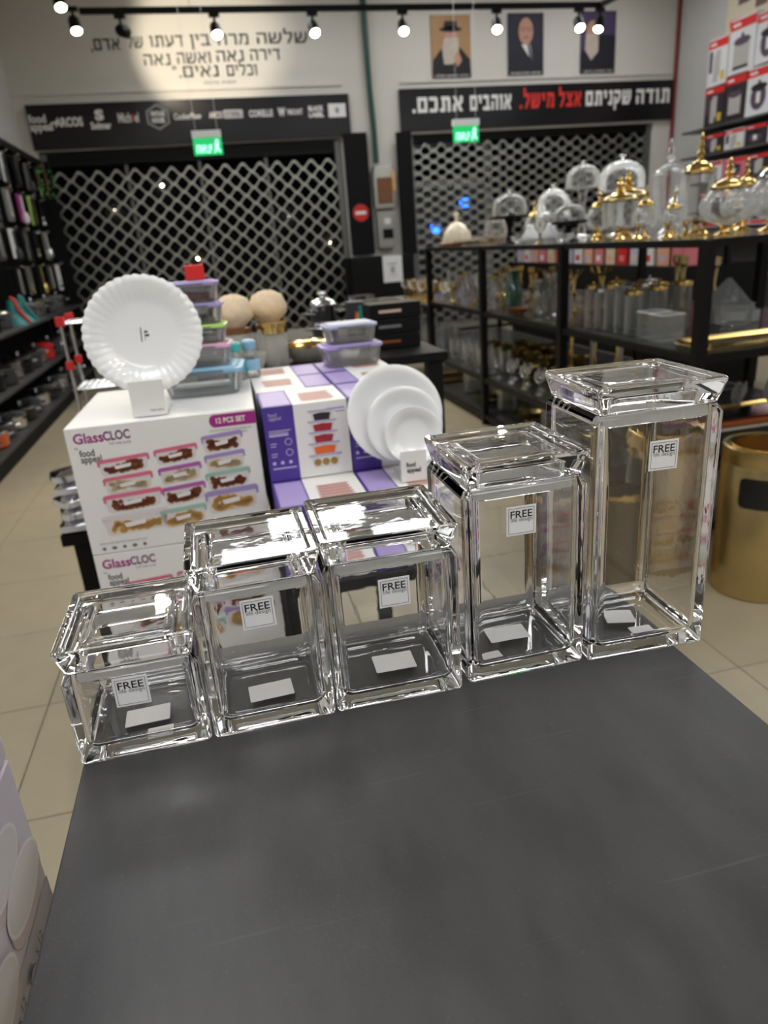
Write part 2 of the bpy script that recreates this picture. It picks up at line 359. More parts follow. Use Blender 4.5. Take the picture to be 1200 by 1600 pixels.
def flat(name, polys, mats, parent, y=0., label=None):
    """flat print on a plane facing -Y: polys = [(points (x,z), material index, layer)]"""
    g = G()
    for it in polys:
        pts, mi = it[0], it[1]; ly = it[2] if len(it) > 2 else 0
        g.poly([(p[0], y - .00025 * ly, p[1]) for p in pts], mi)
    me = bpy.data.meshes.new(name); me.from_pydata(g.v, [], g.f)
    for m in (mats if isinstance(mats, list) else [mats]): me.materials.append(m)
    me.polygons.foreach_set('material_index', g.m); me.update()
    return ob(name, me, parent, label=label)
def rect(x0, z0, x1, z1): return [(x0, z0), (x1, z0), (x1, z1), (x0, z1)]
# ================================================================== THE SHOP SHELL
X0, X1, YB, YF, ZC = -1.9, 6.66, 10.0, -4.0, 4.25
fl = struct('floor', G().box(X0 - .1, YF, -.06, X1 + .1, 14, -.012), grout)
TS = .525
tile_me = bbox_mesh('floor_tile', .0015, .0015, -.0119, TS - .0015, TS - .0015, 0, tile_m, .0012)
for i in range(-2, 6):
    for j in range(-1, 16):
        ob('floor_tile', tile_me, fl, (-.695 + i * TS, 1.06 + j * TS, 0))
far = G()
far.box(X0 - .1, YF, -.0119, -1.745 - .001, YB, 0); far.box(-.695 + 6 * TS, YF, -.0119, X1 + .1, YB, 0); far.box(-1.745, YF, -.0119, -.695 + 6 * TS, 1.06 - TS, 0); far.box(-1.745, 1.06 + 16 * TS, -.0119, -.695 + 6 * TS, YB + .4, 0)
o = ob('floor_border', far.mesh('floor_border', tile_m, False), fl); o['kind'] = 'stuff'
struct('ceiling', G().box(X0 - .1, YF, ZC, X1 + .1, YB + .2, ZC + .1), ceil_m)
struct('wall_left', G().box(X0 - .1, YF, 0, X0, YB, ZC), wall_grey)
struct('wall_right', G().box(X1, YF, 0, X1 + .1, YB, ZC), wall_grey)
struct('wall_front', G().box(X0 - .1, YF - .1, 0, X1 + .1, YF, ZC), wall_grey)
wb = G(); wb.box(X0, YB, 2.56, X1, YB + .2, ZC); wb.box(X0, YB, 0, -1.74, YB + .2, 2.56); wb.box(1.9, YB, 0, 2.78, YB + .2, 2.56); wb.box(6.34, YB, 0, X1, YB + .2, 2.56)
struct('wall_back', wb, wall_m)
struct('trim_1', G().box(X0, YB - .02, 3.14, 1.96, YB, 3.18), wall_m); struct('trim_2', G().box(2.72, YB - .02, 3.14, X1, YB, 3.18), wall_m)
struct('wall_street', G().box(-6, 13.5, -.1, 11, 13.6, 6), street_m)
# window band of the shop front outside the grilles: grey aluminium door frames and panes
wf = G()
for x in (2.86, 4.05): wf.box(x - .05, 10.42, 0, x + .05, 10.48, 2.5)
for z in (.05, 1.98, 2.5): wf.box(2.86, 10.42, z - .05, 4.05, 10.48, z + .05)
d1 = struct('door_1', wf, mat('pale_grey_frame', C(205, 205, 205), .5))
ob('pane', G().box(2.91, 10.445, .1, 4.0, 10.455, 1.93).mesh('pane', glass_smoke, False), d1)
# ---- rolling grilles
def grille(name, label, x0, x1, z0, z1, period, pitch, wire, wave, loc_y, m, bars):
    t = thing(name, label, 'grille', ((x0 + x1) / 2, loc_y, 0))
    hw = (x1 - x0) / 2
    def row():
        g = G(); n = int(round(2 * hw / period)) * (8 if wave else 2); pts = []
        for i in range(n + 1):
            x = -hw + 2 * hw * i / n; ph = 2 * PI * x / period
            z = (math.cos(ph) if wave else (abs(((x / period) % 1) * 4 - 2) - 1)) * pitch * .5
            pts.append((x, 0, z))
        g2 = [(p[0], -wire, p[2] - wire * .6) for p in pts] + [(p[0], wire, p[2] - wire * .6) for p in pts] + [(p[0], wire, p[2] + wire * .6) for p in pts] + [(p[0], -wire, p[2] + wire * .6) for p in pts]
        N = len(pts); fs = []
        for i in range(N - 1):
            for a, b in ((0, 1), (1, 2), (2, 3), (3, 0)): fs.append((a * N + i, a * N + i + 1, b * N + i + 1, b * N + i))
        g.add(g2, fs); return g
    me = M(('grille_bar', name), row, m, False)
    nrow = int((z1 - z0) / pitch); sh = period / 2
    for k in range(nrow):
        # alternate rows are turned half a turn so their crests meet
        ob('grille_bar', me, t, (0, 0, z0 + pitch * (k + .5)), (0, PI if k % 2 else 0, 0))
    ob('head_box', G().box(-hw - .03, -.04, z1, hw + .03, .1, z1 + .14).mesh('head_box', black_metal, False), t)
    ob('bottom_rail', G().box(-hw, -.03, z0 - .08, hw, .03, z0).mesh('bottom_rail', galv, False), t)
    gm = M(('guide', name), lambda: G().box(-.035, -.05, z0 - .08, .035, .05, z1 + .14), galv_dark, False)
    for s in (-1, 1): ob('guide_rail', gm, t, (s * (hw + .035), 0, 0))
    bm_ = M(('bar', name), lambda: G().box(-.02, .03, z0, .02, .06, z1), galv_dark, False)
    for x in bars: ob('upright_bar', bm_, t, (x - (x0 + x1) / 2, 0, 0))
    return t
grille('rolling_grille', 'wide rolled-down steel grille of wavy bars under the banner of logos', -1.66, 1.82, .12, 2.40, .218, .092, .026, True, 10.08, galv, (-.78, .1, .93))
grille('rolling_grille', 'rolled-down steel grille of fine straight diamonds behind the glass domes', 2.86, 6.26, .12, 2.46, .1417, .066, .0048, False, 10.08, galv, (4.1,))
# things outside in the dark street
def out_pos(x, y, z, Y=13.44): k = Y / y; return (x * k, Y, 1.3 + (z - 1.3) * k)
tag(ob('lit_sign', M('lit_sign', lambda: G().box(-.08, -.02, -.075, .08, .065, .075), blue_lamp, False), None, out_pos(3.72, 10.5, 1.72)), 'small glowing blue sign seen through the right-hand grille', 'sign')
tag(ob('lit_sign', MC['lit_sign'], None, out_pos(3.27, 10.5, 1.40)), 'glowing blue screen low behind the right-hand grille, beside the cream cheese dome', 'sign')
for i, (x, z) in enumerate(((-.41, 2.17), (1.71, 1.33), (-.10, 1.25), (.75, .75), (-1.05, 1.9), (1.2, 1.7))):
    tag(ob('wall_lamp', M('wall_lamp', lambda: G().lathe([(0, -.03), (.022, -.014), (.03, .0), (.022, .014), (0, .03)], 8).box(-.012, 0, -.012, .012, .062, .012), street_lamp_m), None, out_pos(x, 10.5, z)), 'tiny lamp glinting outside behind the wavy grille, %s from the left wall' % ORD[[1, 5, 2, 3, 0, 4][i]], 'light', 'lights outside in the street')
# ================================================================== BANNERS, WALL LETTERING, POSTERS
def board(name, label, x0, x1, z0, z1, m=sign_black, cat='sign'):
    t = thing(name, label, cat, ((x0 + x1) / 2, YB - .06, (z0 + z1) / 2))
    hw, hh = (x1 - x0) / 2, (z1 - z0) / 2
    ob('board', bbox_mesh('board', -hw, 0, -hh, hw, .058, hh, m, .004), t); return t
b1 = board('banner', 'long black banner with a row of white brand logos above the left grille', -1.76, 2.03, 2.57, 3.04)
cx1 = (-1.76 + 2.03) / 2; cz1 = 2.805
def bt(s, x, z, size, width=None, bold=.008, m=sign_white, shear=0., **k): return text('lettering', s, size, m, b1, (x - cx1, -.007, z - cz1), width=width, bold=bold, shear=shear, **k)
bt('food', -1.655, 2.895, .12, .19, .003); bt('appeal', -1.625, 2.80, .12, .25, .003)
bt('ARCOS', -1.315, 2.85, .125, .31, .005); flat('logo_mark', [([(-1.53 - cx1, .025), (-1.45 - cx1, .065), (-1.45 - cx1, .048), (-1.51 - cx1, .02)], 0), ([(-1.50 - cx1, .045), (-1.46 - cx1, .02), (-1.455 - cx1, .03), (-1.48 - cx1, .055)], 0)], sign_white, b1, -.004)
bt('S', -.965, 2.91, .14, .10, .008); bt('Solmer', -.965, 2.80, .10, .23, .004)
bt('Mich', -.685, 2.87, .14, .15, .003); bt('a', -.588, 2.87, .14, .03, .003, m=sign_red); bt('el', -.548, 2.87, .14, .045, .003)
hx = -.305 - cx1; hz_ = 2.865 - cz1
flat('logo_mark', [([(hx - .13, hz_ + .07), (hx, hz_ + .14), (hx + .13, hz_ + .07), (hx + .13, hz_ - .07), (hx, hz_ - .14), (hx - .13, hz_ - .07)], 0), ([(hx - .105, hz_ + .06), (hx, hz_ + .115), (hx + .105, hz_ + .06), (hx + .105, hz_ - .06), (hx, hz_ - .115), (hx - .105, hz_ - .06)], 1, 4)], [mat('logo_grey', C(150, 150, 152), .5), sign_black], b1, -.004)
bt('VINTAGE', -.305, 2.90, .07, .17, .004); bt('HOUSE', -.305, 2.83, .07, .15, .004)
bt('CookerFlow', .04, 2.86, .09, .32, .002); 
bt('ARCO', .375, 2.86, .09, .16, .002); flat('logo_mark', [(rect(.47 - cx1, .015, .70 - cx1, .105), 0)], mat('logo_pale', C(190, 188, 190), .5), b1, -.004); bt('STEEL', .585, 2.865, .07, .19, .001, sign_black)
bt('CORELLE', .92, 2.86, .10, .29, .003); bt('W', 1.175, 2.865, .12, .09, .006); bt('YMOUNT', 1.335, 2.86, .085, .20, .002)
bt('BLACK', 1.605, 2.89, .07, .19, .004); bt('LABEL', 1.605, 2.82, .07, .19, .004)
flat('logo_mark', [(rect(1.76 - cx1, -.02, 1.98 - cx1, .13), 0), (circ(1.87 - cx1, .055, .028, .035, 10), 1, 4)], [sign_white, mat('logo_mid', C(150, 150, 160), .5)], b1, -.004)
b2 = board('banner', 'long black banner with white and red Hebrew thank-you lettering above the right grille', 2.69, 6.585, 2.59, 3.07)
cx2 = (2.69 + 6.585) / 2
BT = [('תודה', sign_white), ('שקניתם', sign_white), ('אצל', sign_red), ('מישל.', sign_red), ('אוהבים', sign_white), ('אתכם.', sign_white)]
BX = [(6.02, 6.53), (5.27, 5.94), (4.88, 5.20), (4.32, 4.81), (3.63, 4.20), (2.85, 3.53)]
for (s, m), (a, b) in zip(BT, BX): hebrew('lettering', s, .175, b - a, m, b2, ((a + b) / 2 - cx2, -.004, .05), .24)
wl = thing('wall_lettering', 'three lines of raised black Hebrew lettering on the white wall', 'lettering', (.41, YB, 3.47))
for s, a, b, z in (('שלשה', .98, 1.59, 3.66), ('מרחיבין', .20, .88, 3.655), ('דעתו', -.26, .12, 3.65), ('של', -.52, -.34, 3.645), ('אדם,', -.92, -.60, 3.63), ('דירה', .88, 1.24, 3.49), ('נאה', .48, .80, 3.485), ('ואשה', .02, .41, 3.475), ('נאה', -.36, -.06, 3.465), ('וכלים', .58, .94, 3.335), ('נאים.״', -.05, .48, 3.335)):
    hebrew('lettering', s, .115, b - a, ink, wl, ((a + b) / 2 - .41, -.006, z - 3.47), .17)
hebrew('lettering', 'מסכת ברכות', .028, .38, grey_ink, wl, (.48 - .41, -.006, 3.215 - 3.47), .15)
def poster(label, x0, x1, z0, z1, kind):
    t = thing('portrait_poster', label, 'poster', ((x0 + x1) / 2, YB, (z0 + z1) / 2), 0, 'portrait posters on the back wall')
    w2, h2 = (x1 - x0) / 2, (z1 - z0) / 2
    bg = [amber_bg, night_bg, violet_bg][kind]
    ob('panel', bbox_mesh('panel%d' % kind, -w2, -.025, -h2, w2, -.003, h2, bg, .002), t)
    P = []
    sh = [(-w2, -h2 + .06), (w2, -h2 + .06), (w2 * .95, -.14), (w2 * .55, -.03), (.08, .02), (-.08, .02), (-w2 * .55, -.03), (-w2 * .95, -.14)]
    if kind == 2: sh = [(-w2, -h2 + .06), (w2, -h2 + .06), (w2, .08), (.02, .09), (-.08, -.05), (-w2, -.1)]
    mats = [suit if kind else hatm, skin, beard, hatm, sign_white]
    P.append((sh, 0, 1))
    if kind == 2:
        P.append((circ(-.09, .13, .085, .12), 1, 2)); P.append(([(-.18, .1), (0, .1), (.0, -.1), (-.1, -.2), (-.19, -.08)], 2, 3))
    elif kind == 1:
        P.append((circ(.0, .145, .1, .15), 1, 2)); P.append(([(-.06, 0.0), (.06, 0.0), (.09, -.2)], 4, 2)); P.append(([(.02, 0.0), (.05, 0.0), (.09, -.2), (.055, -.2)], 3, 3))
        P.append((circ(-.045, .17, .034, .022, 12), 3, 3)); P.append((circ(.05, .17, .034, .022, 12), 3, 3)); P.append((circ(-.045, .17, .028, .016, 12), 1, 4)); P.append((circ(.05, .17, .028, .016, 12), 1, 4))
        P.append((rect(-.03, .075, .035, .085), 0, 3))
    else:
        P.append((circ(.01, .12, .085, .1), 1, 2)); P.append(([(-.085, .1), (.1, .1), (.1, -.05), (.02, -.19), (-.1, -.19), (-.12, -.02)], 2, 3))
        P.append((circ(-.0, .19, .15, .03, 20), 3, 4)); P.append(([(-.1, .19), (.09, .19), (.08, .28), (-.08, .28)], 3, 4)); P.append(([(.02, -.12), (.09, -.04), (.14, -.15), (.08, -.22)], 1, 4))
    P.append((rect(-w2, -h2, w2, -h2 + .075), 3, 5))
    flat('printed_portrait', P, mats, t, -.0262)
    text('lettering', ['הרב הגאון שלנו', 'איש ומעשים', 'רבי ומורנו היקר'][kind], .045, sign_white, t, (0, -.0285, -h2 + .04), width=w2 * 1.7, rtl=True)
poster('poster of a white-bearded man in a black hat against amber', 3.15, 3.67, 3.175, 3.865, 0)
poster('poster of a man in glasses, dark suit and tie', 4.18, 4.67, 3.18, 3.875, 1)
poster('violet-toned poster of a bearded man in black, nearest the right wall', 5.20, 5.70, 3.175, 3.885, 2)
# ================================================================== COLUMN BETWEEN THE GRILLES
tag(ob('black_panel', bbox_mesh('black_panel', -.155, -.02, 1.14, .155, .02, 2.6, black, .003), None, (2.07, 9.94, 0), (0, 0, 0)), 'tall black panel with a round red sticker on the column between the grilles', 'panel')
st = bpy.data.objects['black_panel']
flat('round_sticker', [(circ(0.0, 1.66, .105, .105), 0), (rect(-.07, 1.64, .07, 1.68), 1, 2)], [red, sign_white], st, -.0215)
tag(ob('black_panel', bbox_mesh('black_panel2', -.1, -.02, 1.1, .1, .02, 2.58, black, .003), None, (2.70, 9.9, 0)), 'plain narrow black panel beside the right-hand grille', 'panel')
eb = thing('meter_box', 'brownish meter box with a rounded pale cover on the white column', 'box', (2.40, 9.92, 1.7))
ob('housing', G().loft([(.15, .06, .03, 0), (.15, .06, .03, .42), (.13, .055, .03, .5)]).mesh('housing', galv), eb)
ob('front_panel', bbox_mesh('front_panel', -.1, -.075, .05, .1, -.058, .36, wood, .004), eb)
ob('yellow_tag', bbox_mesh('yellow_tag', .105, -.075, .2, .145, -.06, .44, pasta_print, .002), eb)
kb = thing('keypad_box', 'small grey alarm keypad box with a dark slot low on the column', 'box', (2.39, 9.92, 1.2))
ob('housing', bbox_mesh('housing_k', -.12, -.05, 0, .12, .06, .46, galv, .01), kb); ob('slot', bbox_mesh('slot', -.05, -.056, .12, .09, -.049, .24, black, .002), kb); ob('display', bbox_mesh('display', -.02, -.056, .3, .06, -.049, .37, white, .002), kb)
tag(ob('cable_pipe', G().tube([(0, 0, 2.24), (0, 0, 2.6), (-.02, 0, 3.1), (-.03, 0, 4.24)], .035, 8).mesh('cable_pipe', pipe_green), None, (2.33, 9.95, 0)), 'dark green pipe running up the wall between the banners', 'pipe')
tag(ob('cable_pipe', G().tube([(0, 0, .0), (0, 0, 4.24)], .022, 8).mesh('cable_pipe', pipe_red), None, (6.622, 9.975, 0)), 'red pipe in the far right corner of the shop', 'pipe')
cbk = thing('counter_cabinet', 'plain black cabinet in front of the column between the grilles', 'cabinet', (2.16, 9.4, 0))
ob('carcass', bbox_mesh('carcass', -.42, -.2, 0, .4, .2, 1.12, black, .004), cbk); ob('door', bbox_mesh('door', -.41, -.215, .05, -.01, -.201, 1.1, black_metal, .003), cbk); ob('door', bbox_mesh('door', 0, -.215, .05, .39, -.201, 1.1, black_metal, .003), cbk)
nt_ = ob('notice_sheet', bbox_mesh('notice_sheet', -.125, -.001, -.16, .125, .001, .16, white, 0), None, (2.27, 9.18, .96)); tag(nt_, 'white notice sheet taped to the black cabinet', 'paper')
flat('printed_lines', [(rect(-.06, .05, .06, .07), 0), (rect(-.03, -.05, .03, .03), 0), (rect(-.05, -.08, .05, -.07), 0)], [mat('notice_ink', C(170, 170, 172), .6)], nt_, -.0015)
# ================================================================== LIGHTS
def panel_light(x, y, i, z=3.55):
    t = thing('unseen_panel_light', 'unseen white LED panel, %s over the shop floor' % ORD[i], 'light', (x, y, z), 0, 'LED panels under the ceiling')
    ob('frame', M('panel_frame', lambda: G().box(-.64, -.32, 0, .64, .32, .05), white, False), t)
    ob('diffuser', M('panel_diff', lambda: G().box(-.61, -.29, -.008, .61, .29, -.0002), led, False), t)
    if z > 4: return
    wm = M('panel_wire', lambda: G().tube([(0, 0, .05), (0, 0, .70)], .003, 5), wire_clear)
    ob('wire', wm, t, (-.5, 0, 0)); ob('wire', wm, t, (.5, 0, 0))
for i, (x, y) in enumerate([(-.5, -2.2), (1.5, -2.2), (3.6, -2.2), (-.7, -.2), (1.2, -.2), (3.2, -.2), (5.2, -.2), (-.6, 3.6), (-.6, 1.75), (3.3, 3.6), (5.3, 3.6), (.35, 6.3), (1.85, 6.3), (3.5, 6.1), (4.9, 6.7)]): panel_light(x, y, i)  # out-of-view panels added for overall light; some follow the jar lid reflections
for i, x in enumerate((.9, 3.2, 5.1)): panel_light(x, 8.75, 15 + i, 4.199)  # unseen panels added above the frame to brighten the back wall
tr = thing('track_rail', 'long black lighting rail hung below the ceiling at the back', 'rail', (1.8, 8.0, 3.40))
ob('rail', bbox_mesh('rail', -2.58, -.02, 0, 2.6, .02, .05, black_metal, .003), tr)
ob('rail', bbox_mesh('rail2', -.02, -2.2, 0, .02, -.02, .05, black_metal, .003), tr, (2.58, 0, 0), (0, 0, .12))
for x in (-1.6, 0, 1.6): ob('hanger', M('rail_wire', lambda: G().tube([(0, 0, .05), (0, 0, .85)], .003, 5), wire_clear), tr, (x, 0, 0))
def spot(x, y, z, tilt, turn, label, lit=True, power=None, cone=75):
    t = thing('track_spotlight', label, 'spotlight', (x, y, z), 0, 'spotlights on the rail')
    ob('adapter', M('spot_adapter', lambda: G().box(-.05, -.018, -.035, .05, .018, 0), black_metal, False), t)
    ob('stem', M('spot_stem', lambda: G().tube([(0, 0, -.03), (0, 0, -.1)], .012, 8), black_metal), t)
    h = ob('head', M('spot_head', lambda: G().lathe([(0, .06), (.04, .055), (.05, .03), (.052, -.09), (.047, -.09), (.045, -.07), (0, -.07)], 18), black_metal), t, (0, 0, -.13), (tilt, 0, turn))
    ob('lens', M('spot_lens', lambda: G().lathe([(0, -.0805), (.044, -.0805), (.044, -.074), (0, -.074)], 18), spot_face), h)
    l = bpy.data.lights.new('spot_beam', 'SPOT'); l.energy = power or SPOT_WATT; l.spot_size = math.radians(cone); l.spot_blend = .6; l.shadow_soft_size = .04; l.color = (1, .88, .68)
    lo = bpy.data.objects.new('spot_beam', l); COL.objects.link(lo); lo.parent = h; lo.location = (0, 0, -.10)
    return t
ZR = 3.40
for i, (x, tl, tn, lb) in enumerate([(-.44, 1.72, -.36, 'dark spotlight turned to the wall lettering, second from the left rail end'), (.41, -.75, .1, 'lit spotlight hanging over the middle of the wall lettering'), (1.34, -.75, .1, 'lit spotlight at the right end of the wall lettering'), (2.24, -.75, -.15, 'lit spotlight just left of the hatted portrait'), (3.23, -.75, -.3, 'lit spotlight just left of the portrait in glasses'), (4.14, -.75, -.2, 'lit spotlight left of the violet portrait, left of a pair'), (4.38, -.6, -.8, 'lit spotlight in front of the violet portrait, right of a pair')]):
    spot(x, 8.0, ZR, tl, tn, lb, power=(190 if i == 0 else None), cone=(50 if i == 0 else 80))
spot(-.84, 8.0, ZR + .06, -.6, .25, 'lit spotlight at the left end of the rail, lower of two'); spot(-.90, 7.7, ZR + .16, -.6, .25, 'lit spotlight at the left end of the rail, upper of two')
# second short rail nearer the till
tr2 = thing('track_rail', 'short black lighting rail hung over the aisle', 'rail', (-.2, 5.2, 3.40)); ob('rail', bbox_mesh('rail3', -.9, -.02, 0, .9, .02, .05, black_metal, .003), tr2)
for x in (-.6, .6): ob('hanger', MC['rail_wire'], tr2, (x, 0, 0))
spot(-.72, 5.2, ZR, -.6, .1, 'lit spotlight on the short rail over the aisle, leftmost'); spot(.45, 5.2, ZR, -.2, .1, 'lit spotlight on the short rail over the aisle, rightmost')
for q, (yy, xs) in enumerate(((.95, (-.75, .1, .95)), (-1.0, (-.6, .4, 1.4)))):  # unseen rails and spots added to give the jars crisp highlights
    tq = thing('track_rail', ['added unseen lighting rail over the jar table', 'added unseen lighting rail behind the jar table'][q], 'rail', (.3, yy, 3.40)); ob('rail', bbox_mesh('rail4', -1.5, -.02, 0, 1.5, .02, .05, black_metal, .003), tq)
    for x in (-1.2, 1.2): ob('hanger', MC['rail_wire'], tq, (x, 0, 0))
    for k, x in enumerate(xs): spot(x, yy, ZR, (.15, .5)[q], .1, 'added unseen spotlight on the rail %s the jar table, %s in line' % (['over', 'behind'][q], ORD[k]), power=14, cone=70)
def exit_sign(x, y, lb):
    t = thing('exit_sign', lb, 'sign', (x, y, 2.04), -.02, 'hanging exit signs')
    ob('housing', M('exit_housing', lambda: G().box(-.115, -.025, .125, .115, .025, .175), white, False), t)
    ob('panel', M('exit_panel', lambda: G().box(-.112, -.008, 0, .112, .008, .124), exit_green, False), t)
    text('lettering', 'יציאה', .085, exit_white, t, (-.03, -.010, .07), width=.12, rtl=True, bold=.003)
    flat('running_figure', [(circ(.075, .098, .012, .012, 10), 0), ([(.055, .085), (.088, .085), (.08, .05), (.06, .05)], 0), ([(.06, .05), (.075, .05), (.055, .015), (.042, .015)], 0), ([(.068, .05), (.08, .05), (.098, .018), (.085, .018)], 0)], exit_white, t, -.010)
    wm = M('exit_wire', lambda: G().tube([(0, 0, .175), (0, 0, 2.2)], .0016, 5), wire_clear)
    ob('wire', wm, t, (-.08, 0, 0)); ob('wire', wm, t, (.09, 0, 0))
exit_sign(.15, 6.5, 'lit green exit sign hanging in front of the left grille'); exit_sign(2.33, 6.5, 'lit green exit sign hanging in front of the right grille')
# ================================================================== TABLE WITH THE FIVE JARS
TZ = .90
tb = thing('display_table', 'dark charcoal laminate table carrying the five clear jars', 'table', (.117, .15, 0))
def table_top():
    g = G(); g.loft([(.281, .551, .004, TZ - .03), (.283, .553, .004, TZ - .028), (.283, .553, .004, TZ - .0015), (.2815, .5515, .004, TZ)], 3); return g
ob('table_top', table_top().mesh('table_top', table_m), tb)
lm = M('tleg', lambda: G().box(-.02, -.02, 0, .02, .02, TZ - .031), black_metal, False)
for sx in (-1, 1):
    for sy in (-1, 1): ob('leg', lm, tb, (sx * .25, sy * .5, 0))
ob('apron', bbox_mesh('apron', -.23, -.51, TZ - .09, .23, -.49, TZ - .031, black_metal, .002), tb); ob('apron', bbox_mesh('apron', -.23, .49, TZ - .09, .23, .51, TZ - .031, black_metal, .002), tb)
LIDH = .024
def jar_body(hx, hy, H):
    t = .0068; r = .004; bt_ = .010; ri = .008
    R = [(hx - .012, hy - .012, r, 0), (hx - .003, hy - .003, r, 0), (hx - .0008, hy - .0008, r, .0008), (hx, hy, r, .003), (hx, hy, r, .0045), (hx, hy, r, H - .0085), (hx, hy, r, H - .007), (hx - .0035, hy - .0035, r, H - .0006), (hx - .0042, hy - .0042, r, H),
         (hx - t + .001, hy - t + .001, ri, H), (hx - t, hy - t, ri, H - .001), (hx - t, hy - t, ri, H - .003), (hx - t, hy - t, ri, bt_ + .013), (hx - t, hy - t, ri, bt_ + .011), (hx - t - .0008, hy - t - .0008, ri, bt_ + .006), (hx - t - .003, hy - t - .003, ri, bt_ + .0025), (hx - t - .007, hy - t - .007, ri, bt_ + .0004), (hx - t - .011, hy - t - .011, ri, bt_), (hx - t - .014, hy - t - .014, ri, bt_)]
    return G().loft(R, 5, sup=.0015)
def jar_lid(hx, hy):
    a = .0035; r = .004; p = .0105; q = .0165; dz = .013
    R = [(hx - q - .008, hy - q - .008, .006, LIDH - .0085), (hx - q - .004, hy - q - .004, .006, LIDH - .0085), (hx - q, hy - q, .007, LIDH - .0105), (hx - q, hy - q, .007, LIDH - .012), (hx - q, hy - q, .007, -dz + .002), (hx - q, hy - q, .007, -dz + .001), (hx - q + .001, hy - q + .001, .007, -dz), (hx - p - .001, hy - p - .001, .008, -dz), (hx - p, hy - p, .008, -dz + .001), (hx - p, hy - p, .008, -.0006), (hx - p + .0006, hy - p + .0006, .008, .0004),
         (hx - a - .001, hy - a - .001, r, .0004), (hx - a, hy - a, r, .0016), (hx - a + .0003, hy - a + .0003, r, .0028), (hx + .0013, hy + .0013, r, LIDH - .004), (hx + .0015, hy + .0015, r, LIDH - .003), (hx + .0012, hy + .0012, r, LIDH - .0010), (hx, hy, r, LIDH), (hx - .0045, hy - .0045, r, LIDH), (hx - .0060, hy - .0060, r, LIDH - .0014), (hx - .0072, hy - .0072, r, LIDH - .0018), (hx - .009, hy - .009, r, LIDH - .0018), (hx - .011, hy - .011, r, LIDH - .0018)]
    return G().loft(R, 5, sup=.0015)
def jar_gasket(hx, hy):
    p = .0102; o_ = .0078; g = G()
    R = [(hx - p, hy - p, .008, -.0115), (hx - o_, hy - o_, .0085, -.0110), (hx - o_, hy - o_, .0085, -.0018), (hx - p, hy - p, .008, -.0012)]
    g.loft(R, 5, cap0=False, cap1=False); n = 24
    # close the inner side
    g.f += [(3 * n + i, 3 * n + (i + 1) % n, (i + 1) % n, i) for i in range(n)]; g.m += [0] * n
    return g
def jar(label, cx, cy, rot, wd, H, sticker, base):
    hx = wd / 2; hy = .056; hb = H - LIDH
    t = thing('storage_jar', label, 'jar', (cx, cy, TZ + .0003), rot, 'square clear acrylic jars')
    ob('body', jar_body(hx, hy, hb).mesh('body', acrylic, True, 32), t)
    ld = ob('lid', jar_lid(hx - .0005, hy).mesh('lid', acrylic, True, 28), t, (0, 0, hb + .0004), label='clear hollow square lid')
    ob('gasket', jar_gasket(hx - .0005, hy).mesh('gasket', gasket_m, True, 40), ld, label='frosted white seal')
    sx, sz, sr = sticker
    s = ob('label_sticker', M('label_sticker', lambda: G().box(-.014, -.0003, -.0138, .014, 0, .0138), sticker_m, False), t, (sx, -hy - .0001, sz), (0, sr, 0), label='square white printed label')
    fr = []
    for (a, b, c, d) in ((-.0122, -.0120, .0122, -.01165), (-.0122, .01165, .0122, .0120), (-.0122, -.0120, -.01185, .0120), (.01185, -.0120, .0122, .0120)): fr.append((rect(a, b, c, d), 0))
    flat('printed_frame', fr, ink, s, -.0005)
    text('lettering', 'FREE', .0098, ink, s, (0, -.0005, .0062), width=.0208, bold=.00012)
    text('lettering', 'life design', .0052, grey_ink, s, (.0004, -.0005, .0006), width=.0205)
    for (bx, by, bw, bd, br) in base:
        ob('base_sticker', M(('base_sticker', bw, bd), lambda: G().loft([(bw / 2, bd / 2, .001, 0), (bw / 2, bd / 2, .001, .0003)], 2), sticker_m, False), t, (bx, by, .0104), (0, 0, br), label='blank white paper sticker on the jar floor')
    return t
JY = .597
jar('shortest clear square lidded jar at the left table edge', -.1117, JY, 0, .1105, .111, (-.0015, .0645, .02), [(-.001, -.012, .039, .025, .03), (.012, -.041, .022, .013, .05)])
jar('second shortest clear square jar, left of the wider middle jar', -.0003, JY, .01, .1090, .1645, (-.0015, .116, .0), [(.0, -.011, .041, .026, .04)])
jar('middle clear square jar of the row of five', .1170, JY, -.012, .1200, .1690, (.0005, .1135, .0), [(.005, -.003, .040, .030, -.02)])
jar('second tallest clear square jar, beside the tallest one', .2430, JY + .004, .01, .1180, .2165, (-.0065, .1600, .01), [(.003, .005, .042, .027, -.05), (-.028, -.029, .021, .013, .03)])
jar('tallest clear square jar at the right table edge', .3690, JY - .002, -.035, .1220, .2680, (.0035, .2035, .01), [(.0, .002, .030, .026, -.25), (.008, -.029, .023, .014, -.05)])
